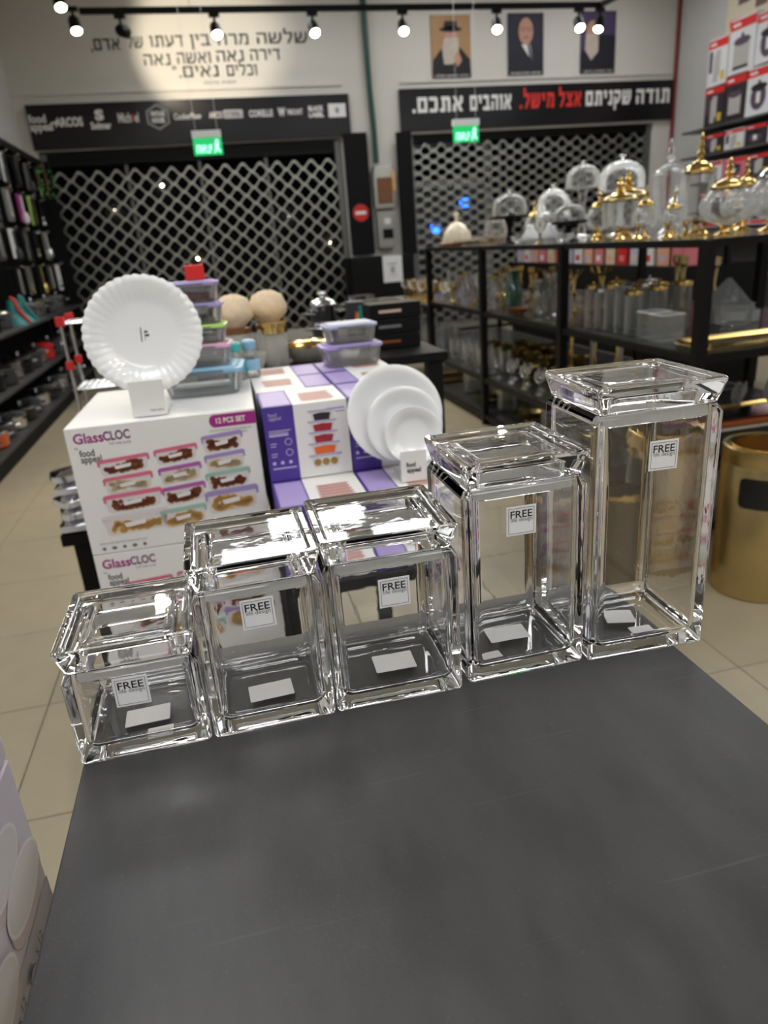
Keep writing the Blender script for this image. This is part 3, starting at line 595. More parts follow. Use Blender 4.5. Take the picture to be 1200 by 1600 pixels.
# ================================================================== CARTONS BESIDE THE TABLE
def bowl_carton(label, z0, z1, texts):
    t = thing('bowl_set_carton', label, 'carton', (-.375, .265, z0), PI / 2, 'pale lilac cartons left of the table')
    h = z1 - z0
    ob('carton', bbox_mesh('carton', -.235, -.172, .001, .235, .172, h - .001, lilac_box, .0015), t)
    P = []
    if texts:
        def bowl(cx, cz, rx, rz, ly):
            P.append((circ(cx, cz - .010, rx * .97, rz * 1.05), 1, ly)); P.append((circ(cx, cz, rx, rz), 0, ly + 1)); P.append((circ(cx, cz, rx * .93, rz * .88), 2, ly + 2))
        bowl(.168, .118, .040, .022, 1); bowl(.190, .080, .043, .023, 4); bowl(.105, .062, .040, .022, 7); bowl(.075, .115, .05, .028, 1); bowl(.0, .085, .05, .028, 4)
        P.append((rect(-.23, .003, .235, .043), 3, 0))
    else: P.append((rect(.15, .03, .2, .032), 4, 1))
    flat('printed_bowls', P, [bowl_print, bowl_shade, mat('bowl_inner_%s' % texts, C(214, 208, 208), .4), mat('grey_strip_%s' % texts, C(186, 180, 186), .45), ink], t, -.1725)
    for k, x in enumerate((.182, .128, .074, .02)):
        if texts:
            text('lettering', 'x 12', .011, ink, t, (x, -.1745, .030))
            flat('printed_icon', [(circ(x - .023, .026, .0085, .0085 if k % 2 else .004), 0, 1), (circ(x - .023, .026, .0075, .0075 if k % 2 else .003), 1, 2)], [ink, MT['grey_strip_True']], t, -.1742)
    if not texts: text('lettering', 'TEMPERED', .007, ink, t, (.19, -.1745, .022))
    return t
bowl_carton('pale carton printed with white bowls beside the table, middle one', .790, .953, True); bowl_carton('pale carton on top of the bowl-print carton stack', .954, 1.19, False); bowl_carton('pale carton at the bottom of the bowl-print stack', .60, .789, True)
lw_ = thing('low_stool', 'low black platform under the pale bowl cartons', 'stool', (-.375, .265, 0)); ob('platform', bbox_mesh('platform', -.17, -.23, .55, .17, .23, .599, black_metal, .003), lw_)
for sx in (-1, 1):
    for sy in (-1, 1): ob('leg', M('stoolleg', lambda: G().box(-.02, -.02, 0, .02, .02, .549), black_metal, False), lw_, (sx * .14, sy * .2, 0))
# ================================================================== CARTON DISPLAY BEHIND THE TABLE
pic_pale = mat('printed_glass_glint', C(228, 224, 226), .5); brown_dark = mat('dark_brown_print', C(118, 62, 40), .5)
GW, GH, GD = .392, .287, .42
def pic_container(u0, u1, v0, v1, seed):
    """a printed lidded glass box; u right 0..1, v down 0..1 on the carton face"""
    rnd = random.Random(seed); k = .006
    X = lambda u: (u - .5) * GW
    Zf = lambda v: GH * (1 - v)
    xa, xb, zt, zb = X(u0), X(u1), Zf(v0), Zf(v1); w = xb - xa; h = zt - zb
    zs = lambda x: k * (x - xa) / w                      # prints rise slightly to the right
    P = [([(xa + w * .10, zb), (xb - w * .14, zb + k), (xb - w * .07, zb + h * .10 + k), (xb - w * .02, zt - h * .24 + k), (xa + w * .02, zt - h * .24), (xa + w * .05, zb + h * .1)], 0, 1)]
    n = 18
    for i in range(n):
        f = (i + .5) / n; x = xa + w * (.14 + .70 * f); hh = .40 + .12 * math.sin(f * 5 + seed)
        for j in range(4):
            z = zb + h * (.14 + (hh - .02) * rnd.random()) + zs(x); r = h * (.10 + .05 * rnd.random())
            P.append((circ(x + rnd.uniform(-.002, .002), z, r * 1.1, r, 7), 1 if (i + j) % 3 else 4, 2))
    P.append(([(xa + w * .33, zb + h * .34), (xa + w * .62, zb + h * .36 + k * .5), (xa + w * .64, zb + h * .56 + k * .5), (xa + w * .31, zb + h * .54)], 3, 3))
    P.append(([(xa, zt - h * .26), (xb, zt - h * .26 + k), (xb, zt - h * .12 + k), (xb - w * .04, zt + k - h * .04), (xa + w * .05, zt - h * .04), (xa, zt - h * .12)], 2, 4))
    for x in (xa + w * .005, xb - w * .045): P.append((rect(x, zt - h * .44 + zs(x), x + w * .045, zt - h * .2 + zs(x)), 2, 4))
    return P
def glass_carton(label, loc, rz, full):
    t = thing('container_carton', label, 'carton', loc, rz, 'white food container cartons')
    ob('carton', bbox_mesh('gcarton', -GW / 2, 0, .001, GW / 2, GD, GH - .001, white, .0012), t)
    X = lambda u: (u - .5) * GW
    Zf = lambda v: GH * (1 - v)
    y = -.0006
    text('lettering', 'Glass', .030, magenta, t, (X(.115), y, Zf(.085)), width=.060, bold=.0007)
    text('lettering', 'CLOC', .027, plum, t, (X(.26), y, Zf(.085)), width=.054, bold=.0007)
    text('lettering', 'TOP LINE GLASS', .007, grey_ink, t, (X(.27), y, Zf(.145)), width=.045)
    text('lettering', 'by', .008, grey_ink, t, (X(.045), y, Zf(.155)))
    text('lettering', 'food', .021, ink, t, (X(.092), y, Zf(.195)), width=.030, bold=.0003); text('lettering', 'appeal', .021, ink, t, (X(.108), y, Zf(.25)), width=.042, bold=.0003)
    bd = [(X(.77), Zf(.115)), (X(.999), Zf(.115)), (X(.999), Zf(.02)), (X(.77), Zf(.02)), (X(.755), Zf(.035)), (X(.748), Zf(.0675)), (X(.755), Zf(.1))]
    bo = flat('printed_badge', [(bd, 0)], magenta, t, y)
    text('lettering', '12 PCS SET', .016, sign_white, t, (X(.865), y - .0006, Zf(.067)), width=.062, bold=.0004)
    text('lettering', 'FOOD STORAGE CONTAINER SET', .006, grey_ink, t, (X(.86), y, Zf(.14)), width=.09); text('lettering', 'WITH LOCKING LIDS', .006, grey_ink, t, (X(.87), y, Zf(.165)), width=.06)
    if full:
        pics = [(.13, .405, .255, .385, pink_pic, brown_print), (.14, .405, .395, .53, pink_pic, nut_print), (.12, .44, .53, .68, pink_pic, brown_print), (.09, .455, .69, .86, pic_glass, pasta_print),
                (.43, .665, .225, .35, pink_pic, brown_print), (.435, .67, .37, .51, purp_pic, nut_print), (.435, .675, .525, .675, purp_pic, brown_print), (.405, .66, .70, .86, mint_pic, pasta_print),
                (.69, .915, .165, .305, lav_pic, brown_print), (.69, .915, .315, .455, lav_pic, nut_print), (.68, .93, .455, .60, mint_pic, brown_print), (.66, .96, .60, .79, lav_pic, pasta_print)]
        for q in pics:
            flat('printed_container', pic_container(q[0], q[1], q[2], q[3], int(q[0] * 100 + q[2] * 1000)), [pic_glass, q[5], q[4], pic_pale, brown_dark if q[5] is brown_print else q[5]], t, y)
        text('lettering', 'MADE OF HEAT RESISTANT BOROSILICATE GLASS', .006, grey_ink, t, (X(.18), y, Zf(.915)), width=.10)
        for k in range(5): flat('printed_icon', [(circ(X(.07 + .055 * k), Zf(.957), .004 + .0015 * (k % 2), .004), 0)], grey_ink, t, y)
    return t
GR = -.03
gx, gy = -.338, 1.546            # front-left corner of the stack
c_, s_ = math.cos(GR), math.sin(GR)
GCX, GCY = gx + c_ * GW / 2, gy + s_ * GW / 2
for k, (lb, fu) in enumerate([('white carton of glass containers under the standing fluted plate, topmost', True), ('white carton with magenta logo directly below the topmost container carton', True)]):
    glass_carton(lb, (GCX, GCY, .985 - GH * (k + 1)), GR, fu)
pl = thing('carton_platform', 'low black table under the white container cartons', 'table', (GCX - s_ * GD / 2, GCY + c_ * GD / 2, 0), GR)
pz = .985 - 2 * GH
ob('table_top', bbox_mesh('ptop', -.21, -.23, pz - .03, .21, .23, pz - .0005, black_metal, .003), pl)
for sx in (-1, 1):
    for sy in (-1, 1): ob('leg', M('pleg', lambda: G().box(-.02, -.02, 0, .02, .02, pz - .031), black_metal, False), pl, (sx * .18, sy * .2, 0))
# purple and white cartons, each 0.19 x 0.17 x 0.18
PW, PH, PD = .184, .168, .178
def purple_carton(label, loc):
    t = t0 = thing('lunch_box_carton', label, 'carton', loc, 0, 'purple and white lunch box cartons')
    def body():
        g = G(); a, b = 0, PW * .36
        g.box(0, 0, .0006, b, PD, PH - .0006, 1); g.box(b, 0, .0006, PW, PD, PH - .0006, 0); return g
    ob('carton', M('pcarton', body, [white, purple], False), t)
    y = -.0006
    def front():
        P = []; z = .032
        mats = [bluegrey, pic_glass, dark_food, red_food, orange_food, olive_food, lilac]
        for k, (fm, w, h) in enumerate([(5, .066, .029), (4, .062, .025), (3, .056, .025), (3, .056, .025), (2, .052, .022)]):
            cx = PW * .36 + .060
            P.append(([(cx - w / 2 + .006, z - .012), (cx + w / 2 - .006, z - .012), (cx + w / 2, z + h * .5), (cx - w / 2, z + h * .5)], 1, 1))
            if fm == 5:
                for q in (-1, 0, 1): P.append((circ(cx + q * w * .28, z, .0085, .0085, 12), fm, 2))
            else: P.append(([(cx - w / 2 + .010, z - .010), (cx + w / 2 - .010, z - .010), (cx + w / 2 - .006, z + h * .28), (cx, z + h * .36), (cx - w / 2 + .007, z + h * .25)], fm, 2))
            P.append((rect(cx - w / 2 - .004, z + h * .46, cx + w / 2 + .004, z + h * .64), 0, 3)); z += h
        P.append((rect(PW * .75, PH - .020, PW * .97, PH - .0165), 6, 1)); P.append((rect(PW * .85, PH - .027, PW * .97, PH - .0245), 6, 1))
        return P, mats
    if 'pfront' not in MC:
        P, mats = front(); o_ = flat('printed_front', P, mats, t, y); MC['pfront'] = o_.data
        Q = [(rect(.008, PH - .055, .056, PH - .053), 0), (rect(.008, PH - .060, .05, PH - .058), 0), (rect(.008, PH - .066, .05, PH - .062), 0), (rect(.008, .028, .060, .031), 0)]
        for (x, z) in ((.016, .085), (.016, .062)): Q += [(rect(x - .008, z, x + .006, z + .002), 0), (rect(x - .008, z - .006, x + .004, z - .004), 0)]
        for (x, z) in ((.048, .088), (.048, .064)): Q += [(circ(x, z, .008), 0, 1), (circ(x, z, .0065), 1, 2)]
        for x in (.012, .03, .048): Q.append((circ(x, .042, .004), 0, 1))
        o2 = flat('printed_side', Q, [pale_text, purple], t, y); MC['pside'] = o2.data
        g = G(); zt = PH + .0004 - .0006
        g.poly([(PW * .5, .02, zt), (PW * .85, .02, zt), (PW * .85, .12, zt), (PW * .5, .12, zt)], 0)
        for k in range(5): g.poly([(PW * .48 + .002 * k, .03 + .018 * k, zt + .0003), (PW * .88 - .002 * k, .03 + .018 * k, zt + .0003), (PW * .88, .042 + .018 * k, zt + .0003), (PW * .47, .042 + .018 * k, zt + .0003)], 1)
        g.poly([(.004, .01, zt), (PW * .34, .01, zt), (PW * .34, PD - .01, zt), (.004, PD - .01, zt)], 2)
        me = bpy.data.meshes.new('printed_top'); me.from_pydata(g.v, [], g.f)
        for m in (tan_print, mat('top_rose_print', C(178, 130, 132), .5), lilac): me.materials.append(m)
        me.polygons.foreach_set('material_index', g.m); MC['ptopp'] = me; ob('printed_top', me, t)
    else:
        ob('printed_front', MC['pfront'], t); ob('printed_side', MC['pside'], t); ob('printed_top', MC['ptopp'], t)
    text('lettering', 'food', .012, pale_text, t, (.020, y, PH - .018), width=.018); text('lettering', 'appeal', .012, pale_text, t, (.025, y, PH - .027), width=.026)
    return t
PX, PY = .0685, 1.52
ptop = .985
for col in range(2):
    cn = ['column beside the white carton', 'column behind the three plates'][col]
    xc = PX + col * (PW + .003)
    for lay in range(2):
        for row in range(3):
            lb = 'purple lunch box carton, %s layer, %s one, %s' % (['upper', 'lower'][lay], ['front', 'middle', 'rear'][row], cn)
            y = PY + row * (PD + .002); z = ptop - PH - lay * (PH + .001)
            t_ = purple_carton(lb, (xc, y, z))
            if row and not col:                       # the rear cartons stand turned about, purple band to the other side
                t_.location = (xc + PW, y + PD, z); t_.rotation_euler = (0, 0, PI)
    purple_carton('purple and white lunch box carton on the lower front step, %s' % ['left one', 'right one under the plates'][col], (xc, PY - PD - .002, ptop - 2 * PH - .001))
pz2 = ptop - 2 * PH - .0015
pt = thing('carton_platform', 'low black table under the purple lunch box cartons', 'table', (PX + PW, PY + .26, 0))
ob('table_top', bbox_mesh('ptop2', -.178, -.45, pz2 - .03, .19, .30, pz2, black_metal, .003), pt)
for sx in (-1, 1):
    for sy in (-1, 1): ob('leg', M('pleg2', lambda: G().box(-.02, -.02, 0, .02, .02, pz2 - .031), black_metal, False), pt, (sx * .15, -.08 + sy * .34, 0))
# ---- big fluted plate on its stand
def plate_mesh(R, flute, key, depth=.018):
    def fn():
        g = G(); n = 120 if flute else 64
        pr = [(0, .004), (R * .52, .004), (R * .60, .006), (R * .70, depth * .55), (R * .86, depth * .9), (R * .985, depth), (R, depth - .001), (R * .985, depth - .004), (R * .86, depth * .9 - .005), (R * .70, depth * .55 - .005), (R * .60, 0), (R * .5, -.002), (0, -.001)]
        vs = []; rows = []; fs = []
        for (r, z) in pr:
            if r == 0: rows.append([len(vs)]); vs.append((0, 0, z)); continue
            row = []
            for i in range(n):
                a = 2 * PI * i / n; k = max(0, (r / R - .62) / .38)
                w_ = math.cos(a * 40 + r / R * 7.0) if flute else 0
                rr = r * (1 + .012 * k * w_ * (1 if r > R * .9 else 0)); row.append(len(vs)); vs.append((rr * math.cos(a), rr * math.sin(a), z + .0011 * w_ * (k > 0) * min(1, k * 3)))
            rows.append(row)
        for a, b in zip(rows, rows[1:]):
            for i in range(n):
                j = (i + 1) % n
                if len(a) == 1: fs.append((a[0], b[i], b[j]))
                elif len(b) == 1: fs.append((a[i], a[j], b[0]))
                else: fs.append((a[i], a[j], b[j], b[i]))
        return g.add(vs, fs)
    return M(key, fn, porcelain, True, 60)
def stand_plate(label, R, flute, foot, lean, yaw, group=None):
    """plate standing on its rim: foot = lowest rim point, lean back by `lean`"""
    t = thing('dinner_plate', label, 'plate', foot, yaw, group)
    ang = PI / 2 - lean
    ob('dish', plate_mesh(R, flute, ('dish', R, flute)), t, (0, R * math.sin(lean), R * math.cos(lean)), (ang, 0, 0)); return t
bp_ = stand_plate('large white fluted plate standing upright on the top white carton', .122, True, (-.152, 1.595, 1.030), .22, -.05)
mk = G()
d = [ch for ch in bp_.children][0]
for (x0, y0, x1, y1) in ((-.007, -.014, -.004, .016), (.001, -.012, .003, .010), (.001, .004, .009, .008), (.004, -.004, .011, .001), (.001, -.003, .005, .000)):
    mk.add([(x0, y0, .0046), (x1 - .001, y0, .0046), (x1, y1, .0046), (x0 + .001, y1, .0046)], [(0, 1, 2, 3)])
ob('pen_mark', mk.mesh('pen_mark', ink, False), d, label='scribbled black pen mark')
def plate_stand(label, foot, yaw, w, h, txt=False, base=.03):
    t = thing('plate_stand', label, 'stand', foot, yaw, 'white card plate stands')
    ob('front_card', bbox_mesh('front_card', -w / 2, -.004, 0, w / 2, -.0015, h, white, .001), t)
    g = G(); g.box(-w * .45, -.0014, 0, w * .45, .11, .0028); g.box(-w * .3, .002, .003, w * .3, .05 if base > .035 else .006, base); g.box(-w * .2, .095, .003, w * .2, .105, base + .05)
    ob('cradle', g.mesh('cradle', white, False), t)
    if txt:
        text('lettering', 'food', .015, ink, t, (-.006, -.0046, h * .56), width=.020, bold=.0004); text('lettering', 'appeal', .015, ink, t, (.0, -.0046, h * .36), width=.030, bold=.0004)
    else: text('lettering', 'FINE OPAL', .006, ink, t, (.016, -.0046, .012), width=.028)
    return t
plate_stand('blank white card stand holding up the large fluted plate', (-.163, 1.575, .986), -.06, .072, .076, base=.040)
plate_stand('white card stand with black lettering holding the three nested plates', (.362, 1.393, ptop - PH + .0005), -.06, .056, .068, True)
pzs = ptop - PH + .034
stand_plate('largest of three nested white plates leaning on a stand', .104, False, (.346, 1.450, pzs - .004), .28, -.06, 'three nested white plates'); stand_plate('mid-sized of three nested white plates leaning on a stand', .082, False, (.360, 1.430, pzs - .004), .28, -.06, 'three nested white plates'); stand_plate('smallest of three nested white plates leaning on a stand', .062, False, (.372, 1.411, pzs - .004), .28, -.06, 'three nested white plates')
# ---- glass food boxes with clip lids
def food_box(label, loc, rz, w, dp, h, lidm, group, food=None):
    t = thing('glass_food_box', label, 'food container', loc, rz, group)
    def body():
        g = G(); hx, hy = w / 2, dp / 2
        g.loft([(hx * .84, hy * .84, .015, 0), (hx * .88, hy * .88, .02, .004), (hx * .97, hy * .97, .022, h * .78), (hx, hy, .022, h * .80), (hx * .985, hy * .985, .02, h * .80), (hx * .94, hy * .94, .02, h * .76), (hx * .84, hy * .84, .018, .008), (hx * .3, hy * .3, .01, .0065)], 4); return g
    ob('dish', M(('fbox', w, dp, h), body, glass_smoke), t)
    def lid():
        g = G(); hx, hy = w / 2, dp / 2
        g.loft([(hx * 1.02, hy * 1.02, .022, h * .802), (hx * 1.03, hy * 1.03, .022, h * .82), (hx * 1.03, hy * 1.03, .022, h * .93), (hx * .98, hy * .98, .02, h * .95), (hx * .9, hy * .9, .02, h * .93), (hx * .88, hy * .88, .02, h)], 4); return g
    l = ob('lid', M(('flid', w, dp, h, lidm.name), lid, lidm), t)
    cm = M(('fclip', w, dp, h, lidm.name), lambda: G().box(-w * .28, -.005, h * .52, w * .28, .0, h * .93), glass_smoke, False)
    ob('clip', cm, l, (0, -dp / 2 * 1.035, 0)); ob('clip', cm, l, (0, dp / 2 * 1.035 + .005, 0))
    if food: ob('contents', M(('fc', w, food.name), lambda: G().loft([(w * .36, dp * .36, .02, .009), (w * .37, dp * .37, .02, h * .4), (w * .2, dp * .2, .02, h * .55)]), food), t)
    return t
FB = 'stack of glass food boxes behind the fluted plate'
zz = .9855
for (w_, d_, h_, lm_, lb, x, y, fd) in [(.19, .15, .065, bluelid, 'lowest wide glass food box with pale blue lid, behind the plate', -.045, 1.80, None), (.15, .12, .052, pinklid, 'glass food box with pale pink lid, second in the stack', -.045, 1.80, None), (.14, .11, .043, lime, 'glass food box with lime lid, third in the stack', -.045, 1.80, None), (.13, .10, .048, lavender, 'glass food box with lavender lid, fourth in the stack', -.043, 1.80, None), (.125, .10, .048, lavender, 'topmost glass food box with lavender lid and red contents', -.045, 1.80, red_food)]:
    food_box(lb, (x, y, zz), -.1, w_, d_, h_, lm_, FB, fd); zz += h_ + .0006
# small bottles with aqua lids right of that stack
for k, (x, y, m, lb) in enumerate([(.045, 1.965, aqua, 'small glass bottle with aqua cap beside the food box stack'), (.085, 1.985, bluelid, 'small blue-capped glass bottle right of the aqua-capped one')]):
    t = thing('sealed_bottle', lb, 'bottle', (x - .01, y - .05, .986), 0, 'small capped bottles behind the fluted plate')
    ob('body', M('sbody', lambda: G().lathe([(0, .001), (.021, 0), (.023, .004), (.023, .06), (.016, .072), (.0145, .072), (.021, .058), (.021, .006), (0, .004)], 16), glass_smoke), t)
    ob('cap', M(('scap', k), lambda: G().lathe([(.0165, .0722), (.019, .076), (.019, .092), (.014, .097), (0, .098)], 16), m), t); ob('band', M(('sband', k), lambda: G().lathe([(.0232, .02), (.0242, .022), (.0242, .046), (.0232, .048)], 16), m), t)
tag(ob('red_tag_box', bbox_mesh('red_tag_box', -.022, -.012, 0, .022, .012, .034, red, .002), None, (-.03, 1.80, zz + .0004)), 'small red box perched on top of the food box stack', 'box')
food_box('lower glass food box with lavender rim behind the three plates', (.352, 1.985, .9865), .05, .165, .12, .058, lavender, 'pair of glass food boxes behind the three plates')
food_box('upper glass food box with blue-grey lid behind the three plates', (.354, 1.985, 1.0455), .05, .142, .11, .052, bluegrey, 'pair of glass food boxes behind the three plates')
# ---- second display table with canisters, bowls, pots
TZ2 = .945
t2 = thing('display_table', 'black display table behind the cartons with canisters and pots', 'table', (.325, 2.84, 0))
ob('table_top', bbox_mesh('ttop2', -.405, -.57, TZ2 - .03, .405, .57, TZ2, black, .003), t2)
for sx in (-1, 1):
    for sy in (-1, 1): ob('leg', M('t2leg', lambda: G().box(-.025, -.025, 0, .025, .025, TZ2 - .031), black_metal, False), t2, (sx * .365, sy * .53, 0))
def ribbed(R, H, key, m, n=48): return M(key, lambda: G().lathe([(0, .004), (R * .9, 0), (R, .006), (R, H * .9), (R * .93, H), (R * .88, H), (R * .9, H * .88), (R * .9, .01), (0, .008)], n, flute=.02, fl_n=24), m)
def canister(label, loc, R, H, lidr, kind):
    t = thing('canister', label, 'canister', loc, 0, 'ribbed canisters on the display table')
    if kind == 'rattan':
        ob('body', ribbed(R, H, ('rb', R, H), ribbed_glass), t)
        ob('collar', M(('rcol', R, H), lambda: G().lathe([(R * .96, H), (R * 1.08, H + .003), (R * 1.08, H + .014), (R * .96, H + .016), (0, H + .016)], 24), wood), t)
        ob('knob', M(('rk', R, H), lambda: G().lathe([(R * .6, H + .016), (lidr, H + .018 + lidr * .5), (lidr * 1.03, H + .018 + lidr * .85), (lidr * .8, H + .018 + lidr * 1.4), (lidr * .4, H + .018 + lidr * 1.62), (0, H + .018 + lidr * 1.68)], 24), rattan, True, 80), t, label='round woven rattan top')
    else:
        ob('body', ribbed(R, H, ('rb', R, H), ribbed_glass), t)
        ob('lid', M(('glid', R, H), lambda: G().lathe([(R * .98, H), (R * 1.12, H + .002), (R * 1.12, H + .022), (R * 1.3, H + .024), (R * 1.3, H + .034), (0, H + .036)], 28), gold), t)
canister('ribbed canister with woven rattan ball top, left of the pair', (.060, 2.385, TZ2), .045, .110, .062, 'rattan')
canister('ribbed canister with larger woven rattan ball top, right of the pair', (.175, 2.46, TZ2), .045, .110, .068, 'rattan')
canister('ribbed crystal canister with flat gold lid', (.178, 2.335, TZ2), .036, .105, 0, 'gold')
def cut_bowl(label, loc, R, H, lid=False):
    t = thing('crystal_bowl', label, 'bowl', loc, 0, 'cut crystal bowls on the display table')
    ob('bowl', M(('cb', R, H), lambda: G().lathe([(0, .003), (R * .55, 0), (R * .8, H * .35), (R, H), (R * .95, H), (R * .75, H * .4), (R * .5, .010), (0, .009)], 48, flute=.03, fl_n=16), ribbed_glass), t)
    if lid: ob('gold_rim', M(('cbr', R, H), lambda: G().lathe([(R * .97, H), (R * 1.01, H + .002), (R * 1.01, H + .006), (R * .9, H + .014), (R * .3, H + .022), (0, H + .022)], 32), gold), t)
cut_bowl('small cut crystal bowl in front of the rattan canisters', (.105, 2.315, TZ2), .036, .052)
cut_bowl('wide gold-topped cut crystal bowl right of the gold-lidded canister', (.285, 2.39, TZ2), .082, .050, True)
cut_bowl('little cut crystal dish beside the glass food boxes', (.415, 2.345, TZ2), .036, .025)
def pot(label, loc, R, H, m, rz=0, group=None, lid=True, lidm=None, long=False, knob=None):
    t = thing('cooking_pot', label, 'pot', loc, rz, group)
    kb_ = knob or black
    ob('body', M(('pot', R, H, m.name), lambda: G().lathe([(0, .001), (R * .9, 0), (R, .012), (R, H - .004), (R * 1.03, H), (R * .98, H), (R * .97, .014), (0, .01)], 28), m), t)
    if lid:
        l = ob('lid', M(('potlid', R, H, (lidm or m).name), lambda: G().lathe([(R * 1.02, H + .0005), (R * 1.02, H + .005), (R * .85, H + .018), (R * .4, H + .03), (0, H + .032)], 28), lidm or m), t)
        ob('knob', M(('potknob', R, H, kb_.name), lambda: G().lathe([(.012, H + .031), (.01, H + .04), (.022, H + .048), (.02, H + .056), (0, H + .058)], 14), kb_), l)
    if long: ob('handle', M(('plong', R, H), lambda: G().tube([(R * .98, 0, H * .8), (R + .06, 0, H * .86), (R + .18, 0, H * .95)], .012, 8), kb_), t)
    else:
        for s in (1, -1): ob('handle', M(('ploop', R, H, s, kb_.name), lambda: G().tube([(s * R * .98, -.035, H * .75), (s * (R + .03), -.03, H * .77), (s * (R + .038), 0, H * .78), (s * (R + .03), .03, H * .77), (s * R * .98, .035, H * .75)], .006, 6), kb_), t)
    return t
pot('steel pot with looped lid at the left of the far display table', (.445, 3.06, TZ2), .055, .12, steel, .3, 'pots on the display table', knob=steel)
pot('taller stacked steel pot right of the rainbow box', (.645, 3.22, TZ2), .058, .135, steel, .2, 'pots on the display table', lid=False, knob=steel)
pot('small steel cup pot in front left of the rainbow box', (.40, 2.83, TZ2), .035, .075, steel, .9, 'pots on the display table', lid=False, knob=steel)
rb_ = ob('rainbow_box', bbox_mesh('rainbow_box', -.035, -.03, 0, .035, .03, .135, charcoal, .002), None, (.555, 2.92, TZ2)); tag(rb_, 'dark tall carton with rainbow patch between the steel pots', 'carton')
flat('printed_patch', [([(-.012, .05), (.0, .05), (.004, .09), (-.004, .1)], 0), ([(.0, .05), (.008, .055), (.008, .1), (.004, .09)], 1), ([(.008, .055), (.03, .06), (.034, .12), (.008, .12)], 2)], [orange_food, green_pl, teal], rb_, -.0305)
for k in range(4):
    b_ = ob('stacked_tray_box', bbox_mesh('stacked_tray_box', -.065, -.08, 0, .065, .08, .032, black_gloss, .002), None, (.665 + .006 * (k % 2), 2.97, TZ2 + .033 * k), (0, 0, .05 * (k % 2))); tag(b_, 'flat dark tray carton beside the steel pots, %s from the bottom' % ORD[k], 'carton', 'flat dark tray cartons')
    flat('printed_strip', [([(-.05, .008), (.02, .008), (.04, .024), (-.03, .024)], 0)], [tan_print if k % 2 else wood], b_, -.0805)
for k in range(3):
    b_ = ob('pan_carton', bbox_mesh('pan_carton', -.09, -.07, 0, .09, .07, .05, black, .003), None, (.60 + .004 * k, 2.52 + .003 * k, TZ2 + .051 * k)); tag(b_, 'black pan carton behind the paired food boxes, %s from the bottom' % ORD[k], 'carton', 'black pan cartons')
    flat('printed_strip', [(rect(-.06, .02, .02, .03), 0)], [[copper, grey_ink, tan_print][k]], b_, -.0705)
# wire stand with red corners behind the cartons, left
ws = thing('wire_stand', 'steel wire rack with red plastic corners behind the fluted plate', 'rack', (-.62, 4.05, 0))
for (x, y) in ((-.13, -.13), (.13, -.13), (-.13, .13), (.13, .13)):
    ob('post', M('ws_post', lambda: G().tube([(0, 0, 0), (0, 0, 1.02)], .009, 8), steel), ws, (x, y, 0)); ob('corner_cap', M('ws_cap', lambda: G().box(-.02, -.02, 1.015, .02, .02, 1.06), red, False), ws, (x, y, 0)); ob('corner_clip', M('ws_clip', lambda: G().box(-.016, -.016, .80, .016, .016, .84), red, False), ws, (x, y, 0))
for z in (.35, .70, 1.03):
    g = G()
    for k in range(9):
        g.tube([(-.13 + .0325 * k, -.13, 0), (-.13 + .0325 * k, .13, 0)], .003, 4); g.tube([(-.13, -.13 + .0325 * k, -.004), (.13, -.13 + .0325 * k, -.004)], .003, 4)
    ob('wire_shelf', g.mesh('wire_shelf', steel), ws, (0, 0, z))
for k in range(5): tag(ob('foil_pack', M('foil_pack', lambda: G().loft([(.045, .04, .02, 0), (.066, .058, .025, .012), (.062, .055, .025, .03), (.04, .03, .02, .04)]), chrome), None, (-.535 + .008 * (k % 2), 2.40 + .006 * k, .47 + .0412 * k), (0, 0, .3 * (k % 3))), 'crumpled silvery foil pack by the white cartons, %s from the bottom' % ORD[k], 'pack', 'silvery packs beside the white cartons')
fs_ = thing('low_stool', 'low black stand under the silvery foil packs', 'stool', (-.53, 2.41, 0)); ob('platform', bbox_mesh('platform2', -.07, -.06, .43, .07, .06, .4695, black, .003), fs_); ob('column', bbox_mesh('fscol', -.04, -.04, 0, .04, .04, .4295, black, .003), fs_)
# ================================================================== GOLD PEDAL BINS
def bin_(label, x, y, turn):
    t = thing('waste_bin', label, 'bin', (x, y, 0), turn, 'brushed gold bins')
    R, H = .145, .55
    ob('body', M('bin_body', lambda: G().lathe([(0, .002), (R - .004, 0), (R, .004), (R, H - .06), (R - .001, H - .058), (R - .001, H - .054), (R, H - .052), (R, H), (R - .004, H + .003), (R - .010, H - .002), (R * .6, H - .004), (0, H - .004)], 64), brushed_gold, True, 30), t)
    def slot():
        g = G(); n = 16; a0, a1 = math.radians(-30), math.radians(52); zs = [(.352, .10), (.357, .04), (.368, 0), (.444, 0), (.455, .04), (.460, .10)]
        vs = []; fs = []
        for z, ins in zs:
            for i in range(n + 1):
                a = (a0 + ins) + (a1 - a0 - 2 * ins) * i / n; vs.append(((R + .0012) * math.cos(a), (R + .0012) * math.sin(a), z))
        for r in range(len(zs) - 1):
            for i in range(n): fs.append((r * (n + 1) + i, r * (n + 1) + i + 1, (r + 1) * (n + 1) + i + 1, (r + 1) * (n + 1) + i))
        return g.add(vs, fs)
    ob('slot', M('bin_slot', slot, black_gloss), t, label='rounded black opening')
    def grate():
        g = G()
        for k in range(-5, 6):
            x_ = k * .02; l = math.sqrt(max(0, (R * .72) ** 2 - x_ * x_)); g.box(x_ - .004, -l, H - .0035, x_ + .004, l, H + .002)
        g.lathe([(R * .72, H - .0035), (R * .8, H - .0035), (R * .8, H + .003), (R * .72, H + .003)], 40); return g
    ob('ash_grate', M('bin_grate', grate, gold, False), t)
    return t
bin_('brushed gold round bin with black slot at the right edge', 1.800, 2.02, math.radians(228)); bin_('second brushed gold bin half hidden behind the tallest jar', 1.62, 2.34, math.radians(150))
